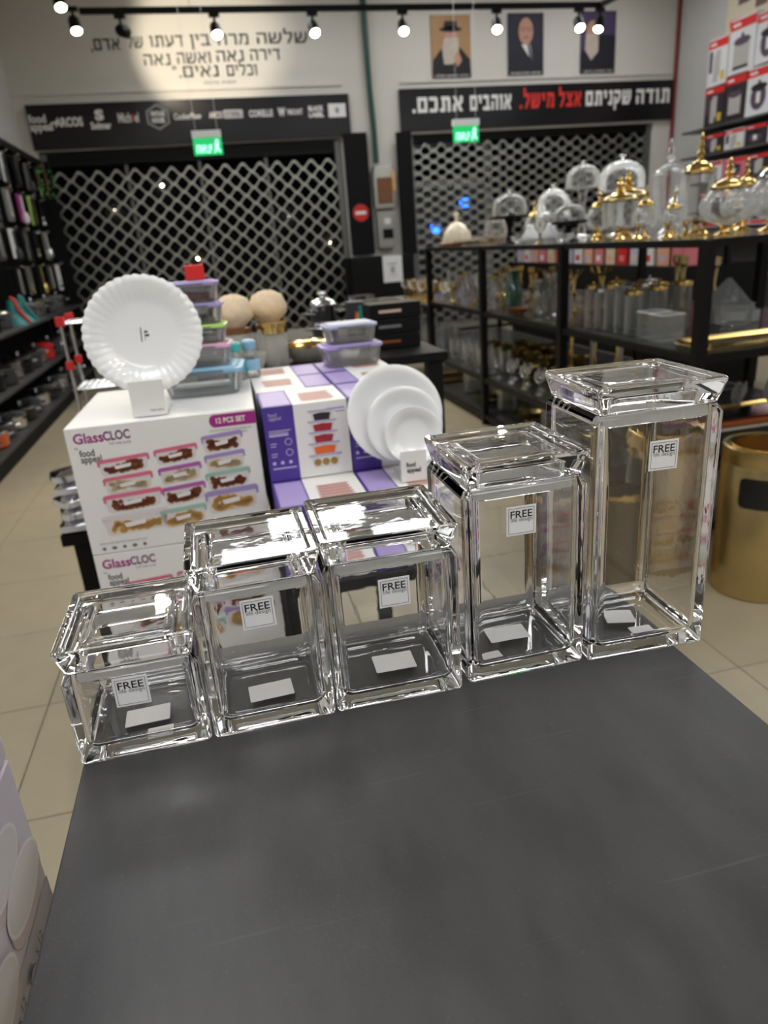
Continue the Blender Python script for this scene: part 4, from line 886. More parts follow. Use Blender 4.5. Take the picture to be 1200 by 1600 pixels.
def small_bin(label, x, y):
    t = thing('waste_bin', label, 'bin', (x, y, 0), 0, 'short bronze bins'); R, H = .09, .37
    ob('body', M('sbin', lambda: G().lathe([(0, .002), (R - .004, 0), (R * .94, .004), (R, H - .02), (R - .004, H - .02), (R * .9, .01), (0, .008)], 40), mat('dark_bronze', C(112, 98, 80), .35, .9)), t)
    ob('rim', M('sbinrim', lambda: G().lathe([(R - .003, H - .02), (R + .004, H - .018), (R + .004, H), (R - .006, H), (R - .006, H - .018)], 40), gold), t); return t
small_bin('short bronze bin with gold rim beside the gold bins', 1.37, 2.26); small_bin('short bronze bin with gold rim, farther from the gold bins', 1.16, 2.32)
# ================================================================== BLACK GLASS-SHELF UNIT
SX0, SX1 = 1.80, 3.0
ys = [2.44, 3.59, 4.77, 6.02]
su = thing('shelf_unit', 'long black metal shelf unit with glass shelves full of glassware', 'shelf', (SX0, ys[0], 0))
PWD = .022
post = M('su_post', lambda: G().box(-PWD, -PWD, 0, PWD, PWD, 1.215), black_metal, False)
for y in ys:
    for x in (SX0, SX1): ob('post', post, su, (x - SX0, y - ys[0], 0))
for z in (1.205, .78, .325, .06):
    for i in range(3):
        L = ys[i + 1] - ys[i]
        rm = M(('su_rail', i), lambda: G().box(-.014, PWD, -.014, .014, L - PWD, .014), black_metal, False)
        for x in (0, SX1 - SX0): ob('side_rail', rm, su, (x, ys[i] - ys[0], z))
        pm = M(('su_pane', i), lambda: G().box(.015, .024, -.004, SX1 - SX0 - .015, L - .024, .004), shelf_glass, False)
        ob('shelf_pane', pm, su, (0, ys[i] - ys[0], z + .0105))
    cm = M('su_cross', lambda: G().box(PWD, -.014, -.014, SX1 - SX0 - PWD, .014, .014), black_metal, False)
    for y in ys: ob('cross_rail', cm, su, (0, y - ys[0], z))
su2 = thing('shelf_unit', 'lower black metal shelf unit beyond the long one, with gold-rimmed glasses', 'shelf', (SX0, 6.08, 0))
for y in (0, 1.38):
    for x in (0, SX1 - SX0): ob('post', M('su2_post', lambda: G().box(-.02, -.02, 0, .02, .02, .75), black_metal, False), su2, (x, y, 0))
for z in (.735, .31):
    for x in (0, SX1 - SX0): ob('side_rail', M('su2_rail', lambda: G().box(-.013, .02, -.013, .013, 1.36, .013), black_metal, False), su2, (x, 0, z))
    for y in (0, 1.38): ob('cross_rail', M('su2_cross', lambda: G().box(.02, -.013, -.013, SX1 - SX0 - .02, .013, .013), black_metal, False), su2, (0, y, z))
    ob('shelf_pane', M('su2_pane', lambda: G().box(.014, .014, -.004, SX1 - SX0 - .014, 1.366, .004), shelf_glass, False), su2, (0, 0, z + .010))
ZT, ZM, ZL = 1.2205, .7955, .3405          # top faces of the glass shelves
ZT2 = .7500
# ---- glassware builders
def L_(prof, n=24, **k): return lambda: G().lathe(prof, n, **k)
def cloche(label, x, y, z, R, H, gl=glass):
    t = thing('cake_dome', label, 'cake dome', (x, y, z), 0, 'glass cake domes')
    hk = H * .16; b = H - hk
    prof = [(R, .001), (R * 1.02, .004), (R, .008), (R, b * .40)] + [(R * math.cos(a), b * .40 + b * .6 * math.sin(a)) for a in (.3, .6, .9, 1.2, 1.4)] + [(0, b)]
    ob('dome', M(('dome', R, H), L_(prof, 32), gl), t)
    ob('knob', M(('dknob', R, H), L_([(R * .07, b - .002), (R * .05, b + hk * .25), (R * .14, b + hk * .5), (R * .15, b + hk * .75), (R * .08, b + hk), (0, b + hk * 1.02)], 16), crystal), t)
    return t
def cake_stand(label, x, y, z, R, H, m, gl=False):
    t = thing('cake_stand', label, 'cake stand', (x, y, z), 0, 'footed cake stands')
    ob('plate', M(('cs_plate', R, H, m.name), L_([(0, H - .012), (R * .3, H - .012), (R * .95, H - .008), (R, H + .006), (R * .97, H + .006), (R * .93, H), (0, H)], 32), m), t)
    ob('pedestal', M(('cs_ped', R, H, m.name), L_([(0, .001), (R * .55, 0), (R * .55, .006), (R * .25, .018), (R * .12, H * .45), (R * .16, H * .7), (R * .3, H - .013)], 24), m), t)
    return t
def footed_jar(label, x, y, z, R, H, lidm=gold, footm=gold, shape='round', group='lidded glass jars on top of the shelf unit'):
    t = thing('lidded_jar', label, 'jar', (x, y, z), 0, group)
    fh = H * .14; bh = H * .46; lh = H * .40; rim = R * (.62 if shape == 'round' else .9)
    ob('foot', M(('fj_foot', R, H, footm.name), L_([(0, .001), (R * .55, 0), (R * .55, .005), (R * .2, fh * .4), (R * .16, fh * .7), (R * .3, fh)], 20), footm), t)
    if shape == 'round': pr = [(0, fh), (R * .3, fh), (R * .7, fh + bh * .14), (R * .95, fh + bh * .38), (R, fh + bh * .55), (R * .93, fh + bh * .75), (rim, fh + bh)]
    elif shape == 'cyl': pr = [(0, fh), (R * .7, fh + .003), (R * .88, fh + bh * .08), (R * .9, fh + bh * .5), (rim, fh + bh)]
    else: pr = [(0, fh), (R * .4, fh), (R * .62, fh + bh * .2), (R * .85, fh + bh * .6), (rim, fh + bh)]
    ob('bowl', M(('fj_bowl', R, H, shape), L_(pr, 28), glass), t)
    z0 = fh + bh
    l = ob('lid', M(('fj_lid', R, H, shape, lidm.name), L_([(rim * .98, z0 + .001), (rim * 1.08, z0 + .003), (rim * 1.08, z0 + lh * .09), (rim * .98, z0 + lh * .11), (rim * .86, z0 + lh * .2), (rim * .5, z0 + lh * .30), (rim * .2, z0 + lh * .34), (rim * .12, z0 + lh * .40)], 24), lidm), t)
    ob('finial', M(('fj_fin', R, H, shape, lidm.name), L_([(rim * .12, z0 + lh * .40), (rim * .3, z0 + lh * .50), (rim * .12, z0 + lh * .58), (rim * .22, z0 + lh * .70), (rim * .08, z0 + lh * .80), (rim * .14, z0 + lh * .88), (0, z0 + lh)], 14), lidm), l)
    return t
def canister_glass(label, x, y, z, R, H, rim=gold, group='straight glass canisters on the middle shelf', lid=True):
    t = thing('glass_canister', label, 'canister', (x, y, z), 0, group)
    ob('body', M(('gc_b', R, H), L_([(0, .001), (R * .96, 0), (R, .004), (R, H * .86), (R * .96, H * .86), (R * .96, .006), (0, .005)], 24), glass_smoke), t)
    if lid: ob('lid', M(('gc_l', R, H, rim.name), L_([(R * .98, H * .862), (R * 1.05, H * .87), (R * 1.05, H * .95), (R * .9, H * .97), (R * .3, H * .98), (R * .12, H * .985), (R * .2, H * 1.03), (0, H * 1.04)], 24), rim), t)
    return t
def tumbler(label, x, y, z, R, H, m=glass, rim=None, group=None, fl=.0):
    t = thing('drinking_glass', label, 'glass', (x, y, z), 0, group)
    ob('cup', M(('tb', R, H, m.name, fl), L_([(0, .001), (R * .75, 0), (R * .8, .004), (R, H), (R * .95, H), (R * .75, .008), (0, .007)], 20, flute=fl, fl_n=10), m), t)
    if rim: ob('rim', M(('tbr', R, H, rim.name), L_([(R * .97, H - .002), (R * 1.02, H - .001), (R * 1.03, H + .006), (R * .96, H + .006)], 20), rim), t)
    return t
def wine(label, x, y, z, R, H, m=glass, stem=glass, group=None):
    t = thing('stemmed_glass', label, 'glass', (x, y, z), 0, group)
    ob('stem', M(('wg_s', R, H, stem.name), L_([(0, .001), (R * .8, 0), (R * .8, .003), (R * .15, .012), (R * .1, H * .45), (R * .2, H * .5)], 16), stem), t)
    ob('bowl', M(('wg_b', R, H, m.name), L_([(0, H * .5), (R * .5, H * .53), (R * .95, H * .68), (R, H * .8), (R * .85, H)], 20), m), t); return t
def vase(label, x, y, z, R, H, m, group=None, rim=None):
    t = thing('vase', label, 'vase', (x, y, z), 0, group)
    ob('body', M(('vs', R, H, m.name), L_([(0, .001), (R * .6, 0), (R * .65, .01), (R, H * .35), (R * .9, H * .6), (R * .55, H * .8), (R * .8, H), (R * .75, H), (R * .5, H * .8), (R * .85, H * .58), (R * .93, H * .36), (R * .6, .02), (0, .015)], 32, flute=.03, fl_n=8), m), t)
    if rim: ob('rim', M(('vsr', R, H, rim.name), L_([(R * .78, H - .002), (R * .84, H), (R * .84, H + .008), (R * .76, H + .008)], 24), rim), t)
    return t
def candlestick(label, x, y, z, R, H, m=gold, group=None, crown=False):
    t = thing('candle_holder', label, 'candle holder', (x, y, z), 0, group)
    ob('stem', M(('ck', R, H, m.name), L_([(0, .001), (R, 0), (R, .008), (R * .4, .02), (R * .2, H * .3), (R * .42, H * .42), (R * .2, H * .55), (R * .35, H * .8), (R * .3, H * .82)], 18), m), t)
    if crown:
        g = G()
        for k in range(8):
            a = 2 * PI * k / 8; c, s = math.cos(a), math.sin(a); g.tube([(R * .3 * c, R * .3 * s, H * .8), (R * .9 * c, R * .9 * s, H * .88), (R * 1.15 * c, R * 1.15 * s, H)], R * .12, 5)
        ob('crown', g.mesh('crown', m), t)
    else: ob('cup', M(('ckc', R, H, m.name), L_([(R * .3, H * .82), (R * .55, H * .86), (R * .55, H), (R * .45, H), (R * .4, H * .88), (0, H * .87)], 18), m), t)
    return t
def bowl(label, x, y, z, R, H, m, group=None, leaf=False):
    t = thing('serving_bowl', label, 'bowl', (x, y, z), 0, group)
    ob('bowl', M(('bw', R, H, m.name, leaf), L_([(0, .002), (R * .4, 0), (R * .45, .006), (R * .8, H * .45), (R, H), (R * .96, H), (R * .75, H * .5), (R * .3, .012), (0, .011)], 36, flute=(.09 if leaf else 0), fl_n=7), m), t)
    ob('foot_ring', M(('bwf', R, H, m.name), L_([(R * .42, -.0), (R * .45, .001), (R * .44, .008), (R * .40, .006)], 24), m), t); return t
def tray(label, x, y, z, w, d, m, rim, group=None):
    t = thing('serving_tray', label, 'tray', (x, y, z), 0, group)
    ob('base', bbox_mesh('trayb', -w / 2, -d / 2, 0, w / 2, d / 2, .008, m, .002), t)
    g = G(); g.loft([(w / 2 - .008, d / 2 - .008, .02, .008), (w / 2, d / 2, .02, .010), (w / 2 + .004, d / 2 + .004, .02, .024), (w / 2 - .004, d / 2 - .004, .02, .024), (w / 2 - .012, d / 2 - .012, .02, .0081)], 4, cap0=False, cap1=False)
    ob('rim', g.mesh('rim', rim), t); return t
# ---- top shelf, from the far end to the near corner
cake_stand('low cream cake board beside the cheese dome on the top shelf', 1.98, 5.50, ZT, .12, .035, cream); 
t = thing('cheese_dome', 'cream fluted cheese dome with a knob at the far end of the top shelf', 'cheese dome', (1.98, 5.80, ZT)); ob('dome', M('cheese', L_([(.115, .03), (.105, .09), (.07, .14), (.03, .17), (0, .18)], 40, flute=.03, fl_n=20), cream), t); ob('knob', M('cheesek', L_([(.012, .175), (.01, .2), (.024, .22), (.016, .245), (0, .25)], 14), cream), t); ob('base', M('cheeseb', L_([(0, .0), (.14, 0), (.15, .02), (.13, .03), (0, .03)], 32), wood), t)
bt_ = thing('butter_dish', 'clear rectangular butter dome on a brown board, far end of the top shelf', 'butter dish', (2.27, 5.68, ZT)); ob('board', bbox_mesh('bboard', -.11, -.08, 0, .11, .08, .02, wood, .003), bt_); ob('cover', G().loft([(.085, .06, .012, .0205), (.08, .055, .014, .15), (.07, .045, .014, .165)], cap0=False).mesh('cover', glass), bt_); ob('knob', M('bknob', L_([(.01, .164), (.02, .18), (.015, .2), (0, .203)], 14), crystal), bt_)
cake_stand('low cream cake board nearer than the butter dish', 2.02, 5.16, ZT, .15, .05, cream)
cake_stand('tall black footed stand under a knobbed glass dome, farther of two', 2.00, 4.77, ZT, .125, .165, black); cloche('knobbed glass dome on the farther black stand', 2.00, 4.77, ZT + .1665, .112, .17)
cake_stand('white footed stand under a wide glass dome, behind the white pears', 2.28, 4.70, ZT, .12, .14, porcelain); cloche('wide glass dome on the white footed stand behind the white pears', 2.28, 4.70, ZT + .1415, .108, .21)
def pear(label, x, y):
    t = thing('ceramic_pear', label, 'ornament', (x, y, ZT), 0, 'white ceramic pears'); ob('body', M('pear', L_([(0, .001), (.03, 0), (.05, .025), (.048, .05), (.025, .08), (.018, .1), (0, .108)], 20), porcelain), t); ob('stalk', M('pstalk', lambda: G().tube([(0, 0, .106), (.006, 0, .125)], .003, 5), wood), t)
pear('white ceramic pear on the top shelf, left one', 1.90, 4.22); pear('white ceramic pear on the top shelf, right one', 1.97, 4.10)
cake_stand('short black footed stand under a low glass dome, nearer of two', 2.00, 3.92, ZT, .10, .10, black); cloche('low glass dome on the nearer black stand', 2.00, 3.92, ZT + .1015, .088, .11)
cake_stand('tall clear cake stand under a high dome at the back row', 2.70, 5.10, ZT, .125, .33, glass_smoke); cloche('high small dome on the tall clear stand, back row left', 2.70, 5.10, ZT + .3315, .118, .18)
cake_stand('tall white cake stand under the largest dome, back row', 2.70, 4.58, ZT, .16, .27, porcelain); cloche('largest glass dome at the back row of the top shelf', 2.70, 4.58, ZT + .2715, .145, .215)
footed_jar('flat gold-lidded glass jar on a gold foot below the high small dome', 2.13, 3.62, ZT, .10, .30, shape='cyl'); footed_jar('gold-lidded wide glass bowl with an upright gold finial', 2.32, 3.86, ZT, .115, .34, shape='cyl')
footed_jar('clear apothecary jar with a pointed clear lid, tallest clear one', 2.65, 3.98, ZT, .100, .50, glass_smoke, glass_smoke, 'taper'); footed_jar('tall slim glass jar with a stepped gold lid', 2.30, 3.22, ZT, .070, .44, shape='cyl')
footed_jar('small gold-lidded jar at the front of the top shelf, farther of two', 1.98, 3.14, ZT, .055, .23); footed_jar('small gold-lidded jar at the front of the top shelf, nearer of two', 1.96, 2.90, ZT, .046, .19)
footed_jar('round fishbowl jar on a gold foot with gold lid at the near corner', 2.03, 2.655, ZT, .104, .285); footed_jar('round glass jar with a chrome lid cut by the right picture edge', 2.33, 2.76, ZT, .105, .34, chrome, gold)
footed_jar('gold-lidded jar on a foot behind the fishbowl jar', 2.62, 3.30, ZT, .085, .33); footed_jar('clear-lidded jar in the back row behind the small gold jars', 2.55, 2.98, ZT, .08, .30, glass_smoke, gold, 'cyl')
footed_jar('gold-lidded jar between the white pears and the gold bowl', 2.35, 4.22, ZT, .085, .28)
for k, (x, y) in enumerate(((1.885, 3.42), (1.895, 3.20), (1.875, 3.03), (1.89, 2.83), (1.90, 2.72), (2.15, 2.95))): candlestick('tiny gold candle holder along the front of the top shelf, %s from the far end' % ORD[k], x, y, ZT, .026, .065, gold, 'tiny gold candle holders')
for k, (x, y) in enumerate(((1.94, 4.48), (2.12, 4.36), (1.90, 3.78), (2.18, 3.44), (2.52, 3.62))): bowl('small clear dish on the top shelf, %s from the far end' % ORD[k], x, y, ZT, .055, .045, glass, 'small clear dishes')
for k, (x, y) in enumerate(((2.62, 5.55), (2.42, 5.30), (2.85, 4.2), (2.82, 3.62), (2.80, 2.75))): footed_jar('gold-footed jar in the rear row of the top shelf, %s from the far end' % ORD[k], x, y, ZT, .075, .27, gold if k % 2 else chrome, gold, 'round', 'rear row jars on the shelf unit')
# ---- middle shelf
tray('gold-rimmed clear tray at the near corner of the middle shelf', 2.20, 2.62, ZM, .62, .22, brushed_gold, gold)
for k, (x, y) in enumerate(((1.93, 2.85), (1.95, 2.98))):
    a = thing('acrylic_box', ['clear acrylic box at the near corner of the middle shelf, nearer', 'clear acrylic box at the near corner of the middle shelf, farther'][k], 'box', (x, y, ZM), 0, 'clear acrylic boxes')
    ob('case', M('acbox', lambda: G().box(-.055, -.05, 0, .055, .05, .115), glass, False), a); ob('edge_trim', M('acedge', lambda: G().tube([(-.055, -.05, .115), (.055, -.05, .115), (.055, .05, .115), (-.055, .05, .115)], .003, 5, closed=True), white), a)
n_ = 0
for r_, x in enumerate((1.93, 2.06, 2.19)):
    for c2 in range(5):
        y = 3.12 + .095 * c2 * (1 if r_ else 1)
        canister_glass('glass canister on middle shelf, %s row from front, %s from near end' % (ORD[r_], ORD[c2]), x, y, ZM, .040, .21 + .012 * ((c2 + r_) % 3), [gold, glass_smoke, gold, chrome][(c2 + r_ * 2) % 4])
py_ = thing('pyramid_dome', 'clear pyramid dome behind the near post on the middle shelf', 'dome', (2.50, 3.20, ZM)); ob('pyramid', G().loft([(.1, .1, .01, .06), (.095, .095, .01, .07), (.008, .008, .003, .21)], cap0=False).mesh('pyramid', glass_smoke, False), py_); ob('base', bbox_mesh('pybase', -.11, -.11, 0, .11, .11, .058, porcelain, .004), py_)
footed_jar('covered crystal dish with a knob behind the gold-rimmed tray', 2.32, 2.92, ZM, .09, .19, glass_smoke, glass_smoke, 'cyl', 'covered dishes on the middle shelf'); bowl('wide crystal bowl right of the near post on the middle shelf', 2.62, 2.86, ZM, .12, .10, crystal, 'crystal bowls on the shelf unit')
for k, (x, y) in enumerate(((2.62, 3.75), (2.72, 3.95), (2.6, 3.45))): candlestick('gold pitcher-like candle holder at the back of the middle shelf, %s from the near end' % ORD[[1, 2, 0][k]], x, y, ZM, .05, .30, brushed_gold, 'tall gold holders at the back')
candlestick('gold crown candle holder behind the third post, larger', 2.30, 4.08, ZM, .062, .27, gold, 'gold crown candle holders', True); candlestick('gold crown candle holder behind the third post, smaller', 2.22, 4.28, ZM, .050, .25, gold, 'gold crown candle holders', True)
vase('cut crystal vase by the second bay post, taller', 1.94, 4.02, ZM, .058, .27, crystal, 'crystal vases'); vase('cut crystal vase in the second bay, shorter', 1.95, 4.22, ZM, .05, .22, crystal, 'crystal vases'); vase('pale ribbed vase in the second bay front', 1.93, 3.82, ZM, .05, .22, glass_smoke, 'crystal vases', gold)
vase('teal glass vase in the second bay', 1.96, 4.62, ZM, .06, .26, glass_teal, 'teal vases', gold); vase('shorter teal glass vase right behind the teal one', 2.12, 4.48, ZM, .055, .20, glass_teal, 'teal vases')
bowl('brown wooden bowl in front of the teal vase', 1.90, 4.40, ZM, .075, .04, wood)
for k in range(10):
    x = 1.92 + .11 * (k % 2); y = 4.90 + .22 * (k // 2)
    (vase if k % 3 == 0 else wine)('%s in far bay, middle shelf, %s row, %s from near end' % ('gold-rimmed decanter' if k % 3 == 0 else 'gold-stemmed glass', ['front', 'second'][k % 2], ORD[k // 2]), x, y, ZM, .042, .20 + .02 * (k % 3), *((crystal, 'gold glassware in the far bay', gold) if k % 3 == 0 else (glass, gold, 'gold glassware in the far bay')))
for k in range(8): candlestick('gold ornament holder in the rear of the far bay, %s from the near end' % ORD[k], 2.32 + .1 * (k % 2), 4.86 + .14 * k, ZM, .045, .24, gold, 'gold holders in the far bay', k % 3 == 0)
# ---- lower shelf
for k in range(12): tumbler('ribbed glass on lower shelf, far bay, %s row, %s from near end' % (['front', 'back'][k % 2], ORD[k // 2]), 1.91 + .10 * (k % 2), 4.90 + .17 * (k // 2), ZL, .04, .15, crystal if k % 4 == 0 else glass, None, 'drinking glasses on the lower shelf', .03)
for k in range(6): bowl('gold leaf-edged bowl on the lower shelf, %s from the far end' % ORD[k], 2.07 + .16 * (k % 2), 4.62 - .19 * k, ZL, .076, .07, gold, 'gold leaf bowls', True)
for k in range(5): candlestick('slim gold candle holder on the lower shelf, %s from the far end' % ORD[k], 2.38 + .07 * (k % 2), 4.6 - .16 * k, ZL, .04, .30, [gold, porcelain, brushed_gold][k % 3], 'slim holders on the lower shelf')
for k in range(10): bowl('gold fluted bowl in the back row of the lower shelf, %s from the far end' % ORD[k], 2.30 + .2 * (k % 2), 5.85 - .13 * k, ZL, .062, .09, gold, 'gold bowls in the back row', True)
for k in range(6): bowl('gold fluted bowl in the near bay of the lower shelf, %s from the far end' % ORD[k], 1.93 + .22 * (k % 2), 3.50 - .11 * (k // 2) * 2 - .03 * (k % 2), ZL, .07, .10, gold if k % 2 else crystal, 'bowls in the near bay', True)
for k in range(9): wine('clear goblet in the second bay of the lower shelf, %s from the far end' % ORD[k], 1.88 + .07 * (k % 2), 4.70 - .11 * k, ZL, .03, .14, glass, glass, 'clear goblets on the lower shelf')
tray('grey stone tray on the lower shelf, second bay', 2.62, 4.3, ZL, .34, .5, galv, galv_dark); tray('mirror tray on the lower shelf, near bay', 2.60, 3.02, ZL, .5, .36, chrome, gold)
for k in range(7): wine('gold-stemmed glass on the mirror tray of the lower shelf, %s from the left' % ORD[k], 2.41 + .06 * k, 2.95 + .06 * (k % 3), ZL + .0085, .026, .16, glass, gold, 'gold-stemmed glasses on the mirror tray')
t = thing('serving_board', 'copper-edged dark serving board stacked on a black carton near the gold bin', 'board', (2.28, 2.60, ZL)); ob('carton', bbox_mesh('sbcarton', -.36, -.12, 0, .36, .12, .12, black_gloss, .003), t); ob('board', bbox_mesh('sbboard', -.40, -.135, .1205, .40, .135, .140, chrome, .004), t); ob('copper_edge', M('sbedge', lambda: G().tube([(-.40, -.135, .158), (.40, -.135, .158)], .016, 10), copper), t)
# bottom level, dark bowls and gold boxes
for k in range(9): 
    y = 2.62 + .37 * k
    if k % 2: bowl('low gold dish on the bottom level, %s from the near end' % ORD[k // 2], 2.0, y, .0755, .11, .06, brushed_gold, 'low gold dishes at the bottom', True)
    else: canister_glass('smoked canister on the bottom level, %s from the near end' % ORD[k // 2], 2.0, y, .0755, .07, .19, brushed_gold, 'smoked canisters at the bottom')
# ---- lower far unit
for k in range(24): wine('gold goblet on top of far low unit, %s row, %s from near end' % (['front', 'middle', 'rear'][k % 3], ORD[k // 3]), 1.90 + .085 * (k % 3), 6.20 + .145 * (k // 3), ZT2, .036, .17, glass if k % 2 else brushed_gold, gold, 'gold goblets on the far low unit')
for k in range(18): tumbler('tumbler on far low unit, lower level, %s row, %s from near end' % (['front', 'middle', 'rear'][k % 3], ORD[k // 3]), 1.90 + .09 * (k % 3), 6.22 + .19 * (k // 3), .3245, .038, .2, glass_smoke if k % 2 else crystal, None, 'tumblers on the far low unit')
for k in range(4): tag(ob('wooden_board', bbox_mesh('wooden_board', -.12, -.2, 0, .12, .2, .03, [wood, brushed_gold][k % 2], .004), None, (2.05, 6.5 + .002 * k, .0 + .031 * k)), 'flat gold and brown board under the far low unit, %s from the floor' % ORD[k], 'board', 'boards on the floor under the far unit')
# ================================================================== BLACK GONDOLA BEHIND THE GLASSWARE, AND RIGHT WALL SHELVES
gd = thing('gondola_shelf', 'low black gondola with printed packages behind the glassware', 'shelf', (3.75, 5.0, 0))
ob('carcass', bbox_mesh('gcar', -.25, 0, 0, .5, 3.3, .95, black, .004), gd); ob('top_shelf', bbox_mesh('gtop', -.27, -.02, 1.19, .52, 3.32, 1.21, black_metal, .003), gd)
for y in (0, 1.1, 2.2, 3.3): ob('upright', bbox_mesh('gup', .1, -.02, .9501, .14, .02, 1.189, black_metal, .002), gd, (0, y, 0))
pk = [mat('package_pink', C(216, 120, 130), .5), mat('package_peach', C(226, 168, 140), .5), white, mat('package_lilac', C(190, 184, 206), .5), red, mat('package_beige', C(214, 196, 170), .5)]
for k in range(16):
    b_ = ob('printed_package', bbox_mesh('printed_package%d' % (k % 6), -.06, -.075, 0, .06, .075, .15 + .012 * (k % 4), pk[k % 6], .003), None, (3.585, 5.12 + .2 * k, .951)); tag(b_, '%s printed package on the black gondola, %s from the near end' % (['pink', 'peach', 'white', 'lilac', 'red', 'beige'][k % 6], ORD[k]), 'package', 'packages on the black gondola')
    o_ = flat('printed_patch', [(rect(-.045, .03, .03, .08), 0)], [pk[(k + 2) % 6]], b_, -.0755); o_.rotation_euler = (0, 0, -PI / 2); o_.location = (.0145, 0, 0)
rs = thing('wall_shelf_unit', 'tall grey wall shelving with pressure cooker cartons on the right wall', 'shelf', (6.48, 5.0, 0))
ob('back_panel', bbox_mesh('rsback', .13, 0, 0, .17, 4.25, 3.3, galv_dark, .003), rs)
for z in (.2, .6, 1.0, 1.35, 1.7, 2.02, 2.325):
    ob('shelf_board', bbox_mesh('rsboard', -.19, 0, -.025, .13, 4.25, .0, galv_dark, .003), rs, (0, 0, z))
red_lbl = sign_white
def cooker_box(label, y0, y1, z, h, body, kind):
    t = thing('cooker_carton', label, 'carton', (6.30, (y0 + y1) / 2, z + .0005), -PI / 2, 'appliance cartons on the right wall shelves')
    w_ = (y1 - y0) / 2 - .004
    ob('carton', bbox_mesh('ccart', -w_, 0, 0, w_, .28, h, body, .004), t)
    P = [(rect(-w_, h * .80, w_, h * .97), 0, 1), (rect(-w_ * .8, h * .86, -w_ * .2, h * .91), 1, 2)]
    pm_ = [red_ink, sign_white, mat('pr_steel', C(190, 186, 180), .5) if 'pr_steel' not in MT else MT['pr_steel'], MT.get('pr_plum') or mat('pr_plum', C(92, 74, 92), .5), hatm, MT.get('pr_yellow') or mat('pr_yellow', C(226, 190, 60), .5)]
    if kind == 0:
        P += [([(-w_ * .6, h * .12), (w_ * .6, h * .12), (w_ * .6, h * .58), (-w_ * .6, h * .58)], 2, 1), (circ(0, h * .58, w_ * .65, h * .08, 16), 3, 2), (rect(-w_ * .6, h * .08, w_ * .6, h * .14), 4, 2), (rect(-.02, h * .64, .02, h * .72), 4, 2)]
    elif kind == 1:
        P += [(circ(0, h * .38, w_ * .62, h * .28, 20), 3, 1), (circ(0, h * .58, w_ * .66, h * .08, 16), 4, 2), (rect(-.03, h * .25, .03, h * .48), 1, 3), (rect(-.02, h * .64, .02, h * .72), 4, 2)]
    else:
        P += [(rect(-w_ * .35, h * .08, w_ * .1, h * .66), 2, 1), (rect(-w_ * .2, h * .2, w_ * .3, h * .74), 2, 2), (rect(w_ * .4, h * .1, w_ * .8, h * .3), 5, 1), (rect(-w_ * .85, h * .3, -w_ * .5, h * .75), 3, 1)]
    flat('printed_front', P, pm_, t, -.0006); return t
dk = mat('dark_carton', C(52, 44, 48), .5)
cooker_box('narrow carton with kettle print, far end, lower row of the right wall shelf', 8.47, 8.83, 2.325, .43, dk, 2); cooker_box('dark carton with a pale cooker print, lower row', 8.10, 8.46, 2.325, .48, dk, 0); cooker_box('white carton with a plum pot print, lower row', 7.68, 8.09, 2.325, .48, white, 1); cooker_box('white carton with a plum pot print, near end of the lower row', 7.24, 7.67, 2.325, .50, white, 1)
cooker_box('narrow white carton with pipe prints, far end, upper row', 8.47, 8.83, 2.756, .50, white, 2); cooker_box('white carton with a steel cooker print, upper row', 8.02, 8.46, 2.8065, .56, white, 0); cooker_box('white carton with a small plum pot, upper row', 7.62, 8.01, 2.828, .50, white, 1); cooker_box('yellow-marked carton topmost on the right wall shelf', 7.40, 7.80, 3.328, .46, white, 2)
for k in range(6): cooker_box('flat red-topped carton under the cooker cartons, %s from the far end' % ORD[k], 8.42 - .36 * k, 8.76 - .36 * k, 2.02, .21, [dk, white, dk, lilac_box, white, dk][k], [2, 2, 1, 2, 0, 1][k])
for r_, z in enumerate((1.7, 1.35, 1.0)):
    for k in range(8): cooker_box('carton %s level below the flat red-topped ones, %s from far end' % (ORD[r_], ORD[k]), 8.40 - .42 * k, 8.80 - .42 * k, z, .22, [white, pk[0], dk, white, pk[3], blue_pl][(k + r_ * 2) % 6], (k + r_) % 3)
hb = tag(ob('wall_banner', bbox_mesh('wall_banner', -.01, -.7, 0, .01, .7, .95, cream, .002), None, (6.64, 8.3, 3.31)), 'beige picture banner above the cartons on the right wall', 'banner')
bb = flat('printed_marks', [(rect(-.5, .3, -.3, .8), 0), (rect(-.2, .2, .0, .75), 0), (rect(.1, .35, .4, .85), 0), (rect(-.62, .1, -.42, .17), 1)], [mat('banner_brown', C(120, 96, 78), .6), red_ink], hb, 0); bb.rotation_euler = (0, 0, -PI / 2); bb.location = (-.0108, 0, 0)
# ================================================================== LEFT GONDOLA WITH POTS AND HANGING UTENSILS
lg = thing('gondola_shelf', 'black wall gondola on the left with pots and hanging utensils', 'shelf', (-1.5, 4.4, 0))
LY = 4.75
ob('back_panel', bbox_mesh('lgback', -.395, 0, 0, -.37, LY, 2.36, black, .003), lg); ob('plinth', bbox_mesh('lgpl', -.37, 0, 0, -.02, LY, .11, black, .003), lg)
for z, dd in ((.135, .0), (.475, -.0), (.865, .02)): ob('shelf_board', bbox_mesh('lgsh', -.37, 0, -.025, dd, LY, 0, charcoal, .003), lg, (0, 0, z))
ob('end_panel', bbox_mesh('lgend', -.37, LY, 0, .0, LY + .03, 2.36, black, .003), lg)
ob('header', bbox_mesh('lghead', -.37, 0, 2.3, -.06, LY, 2.36, black_metal, .003), lg)
PG = 'pots on the left gondola'
lev = ['bottom', 'middle', 'upper']
pm = [grey_pan, black_gloss, steel, charcoal, black_gloss, steel]
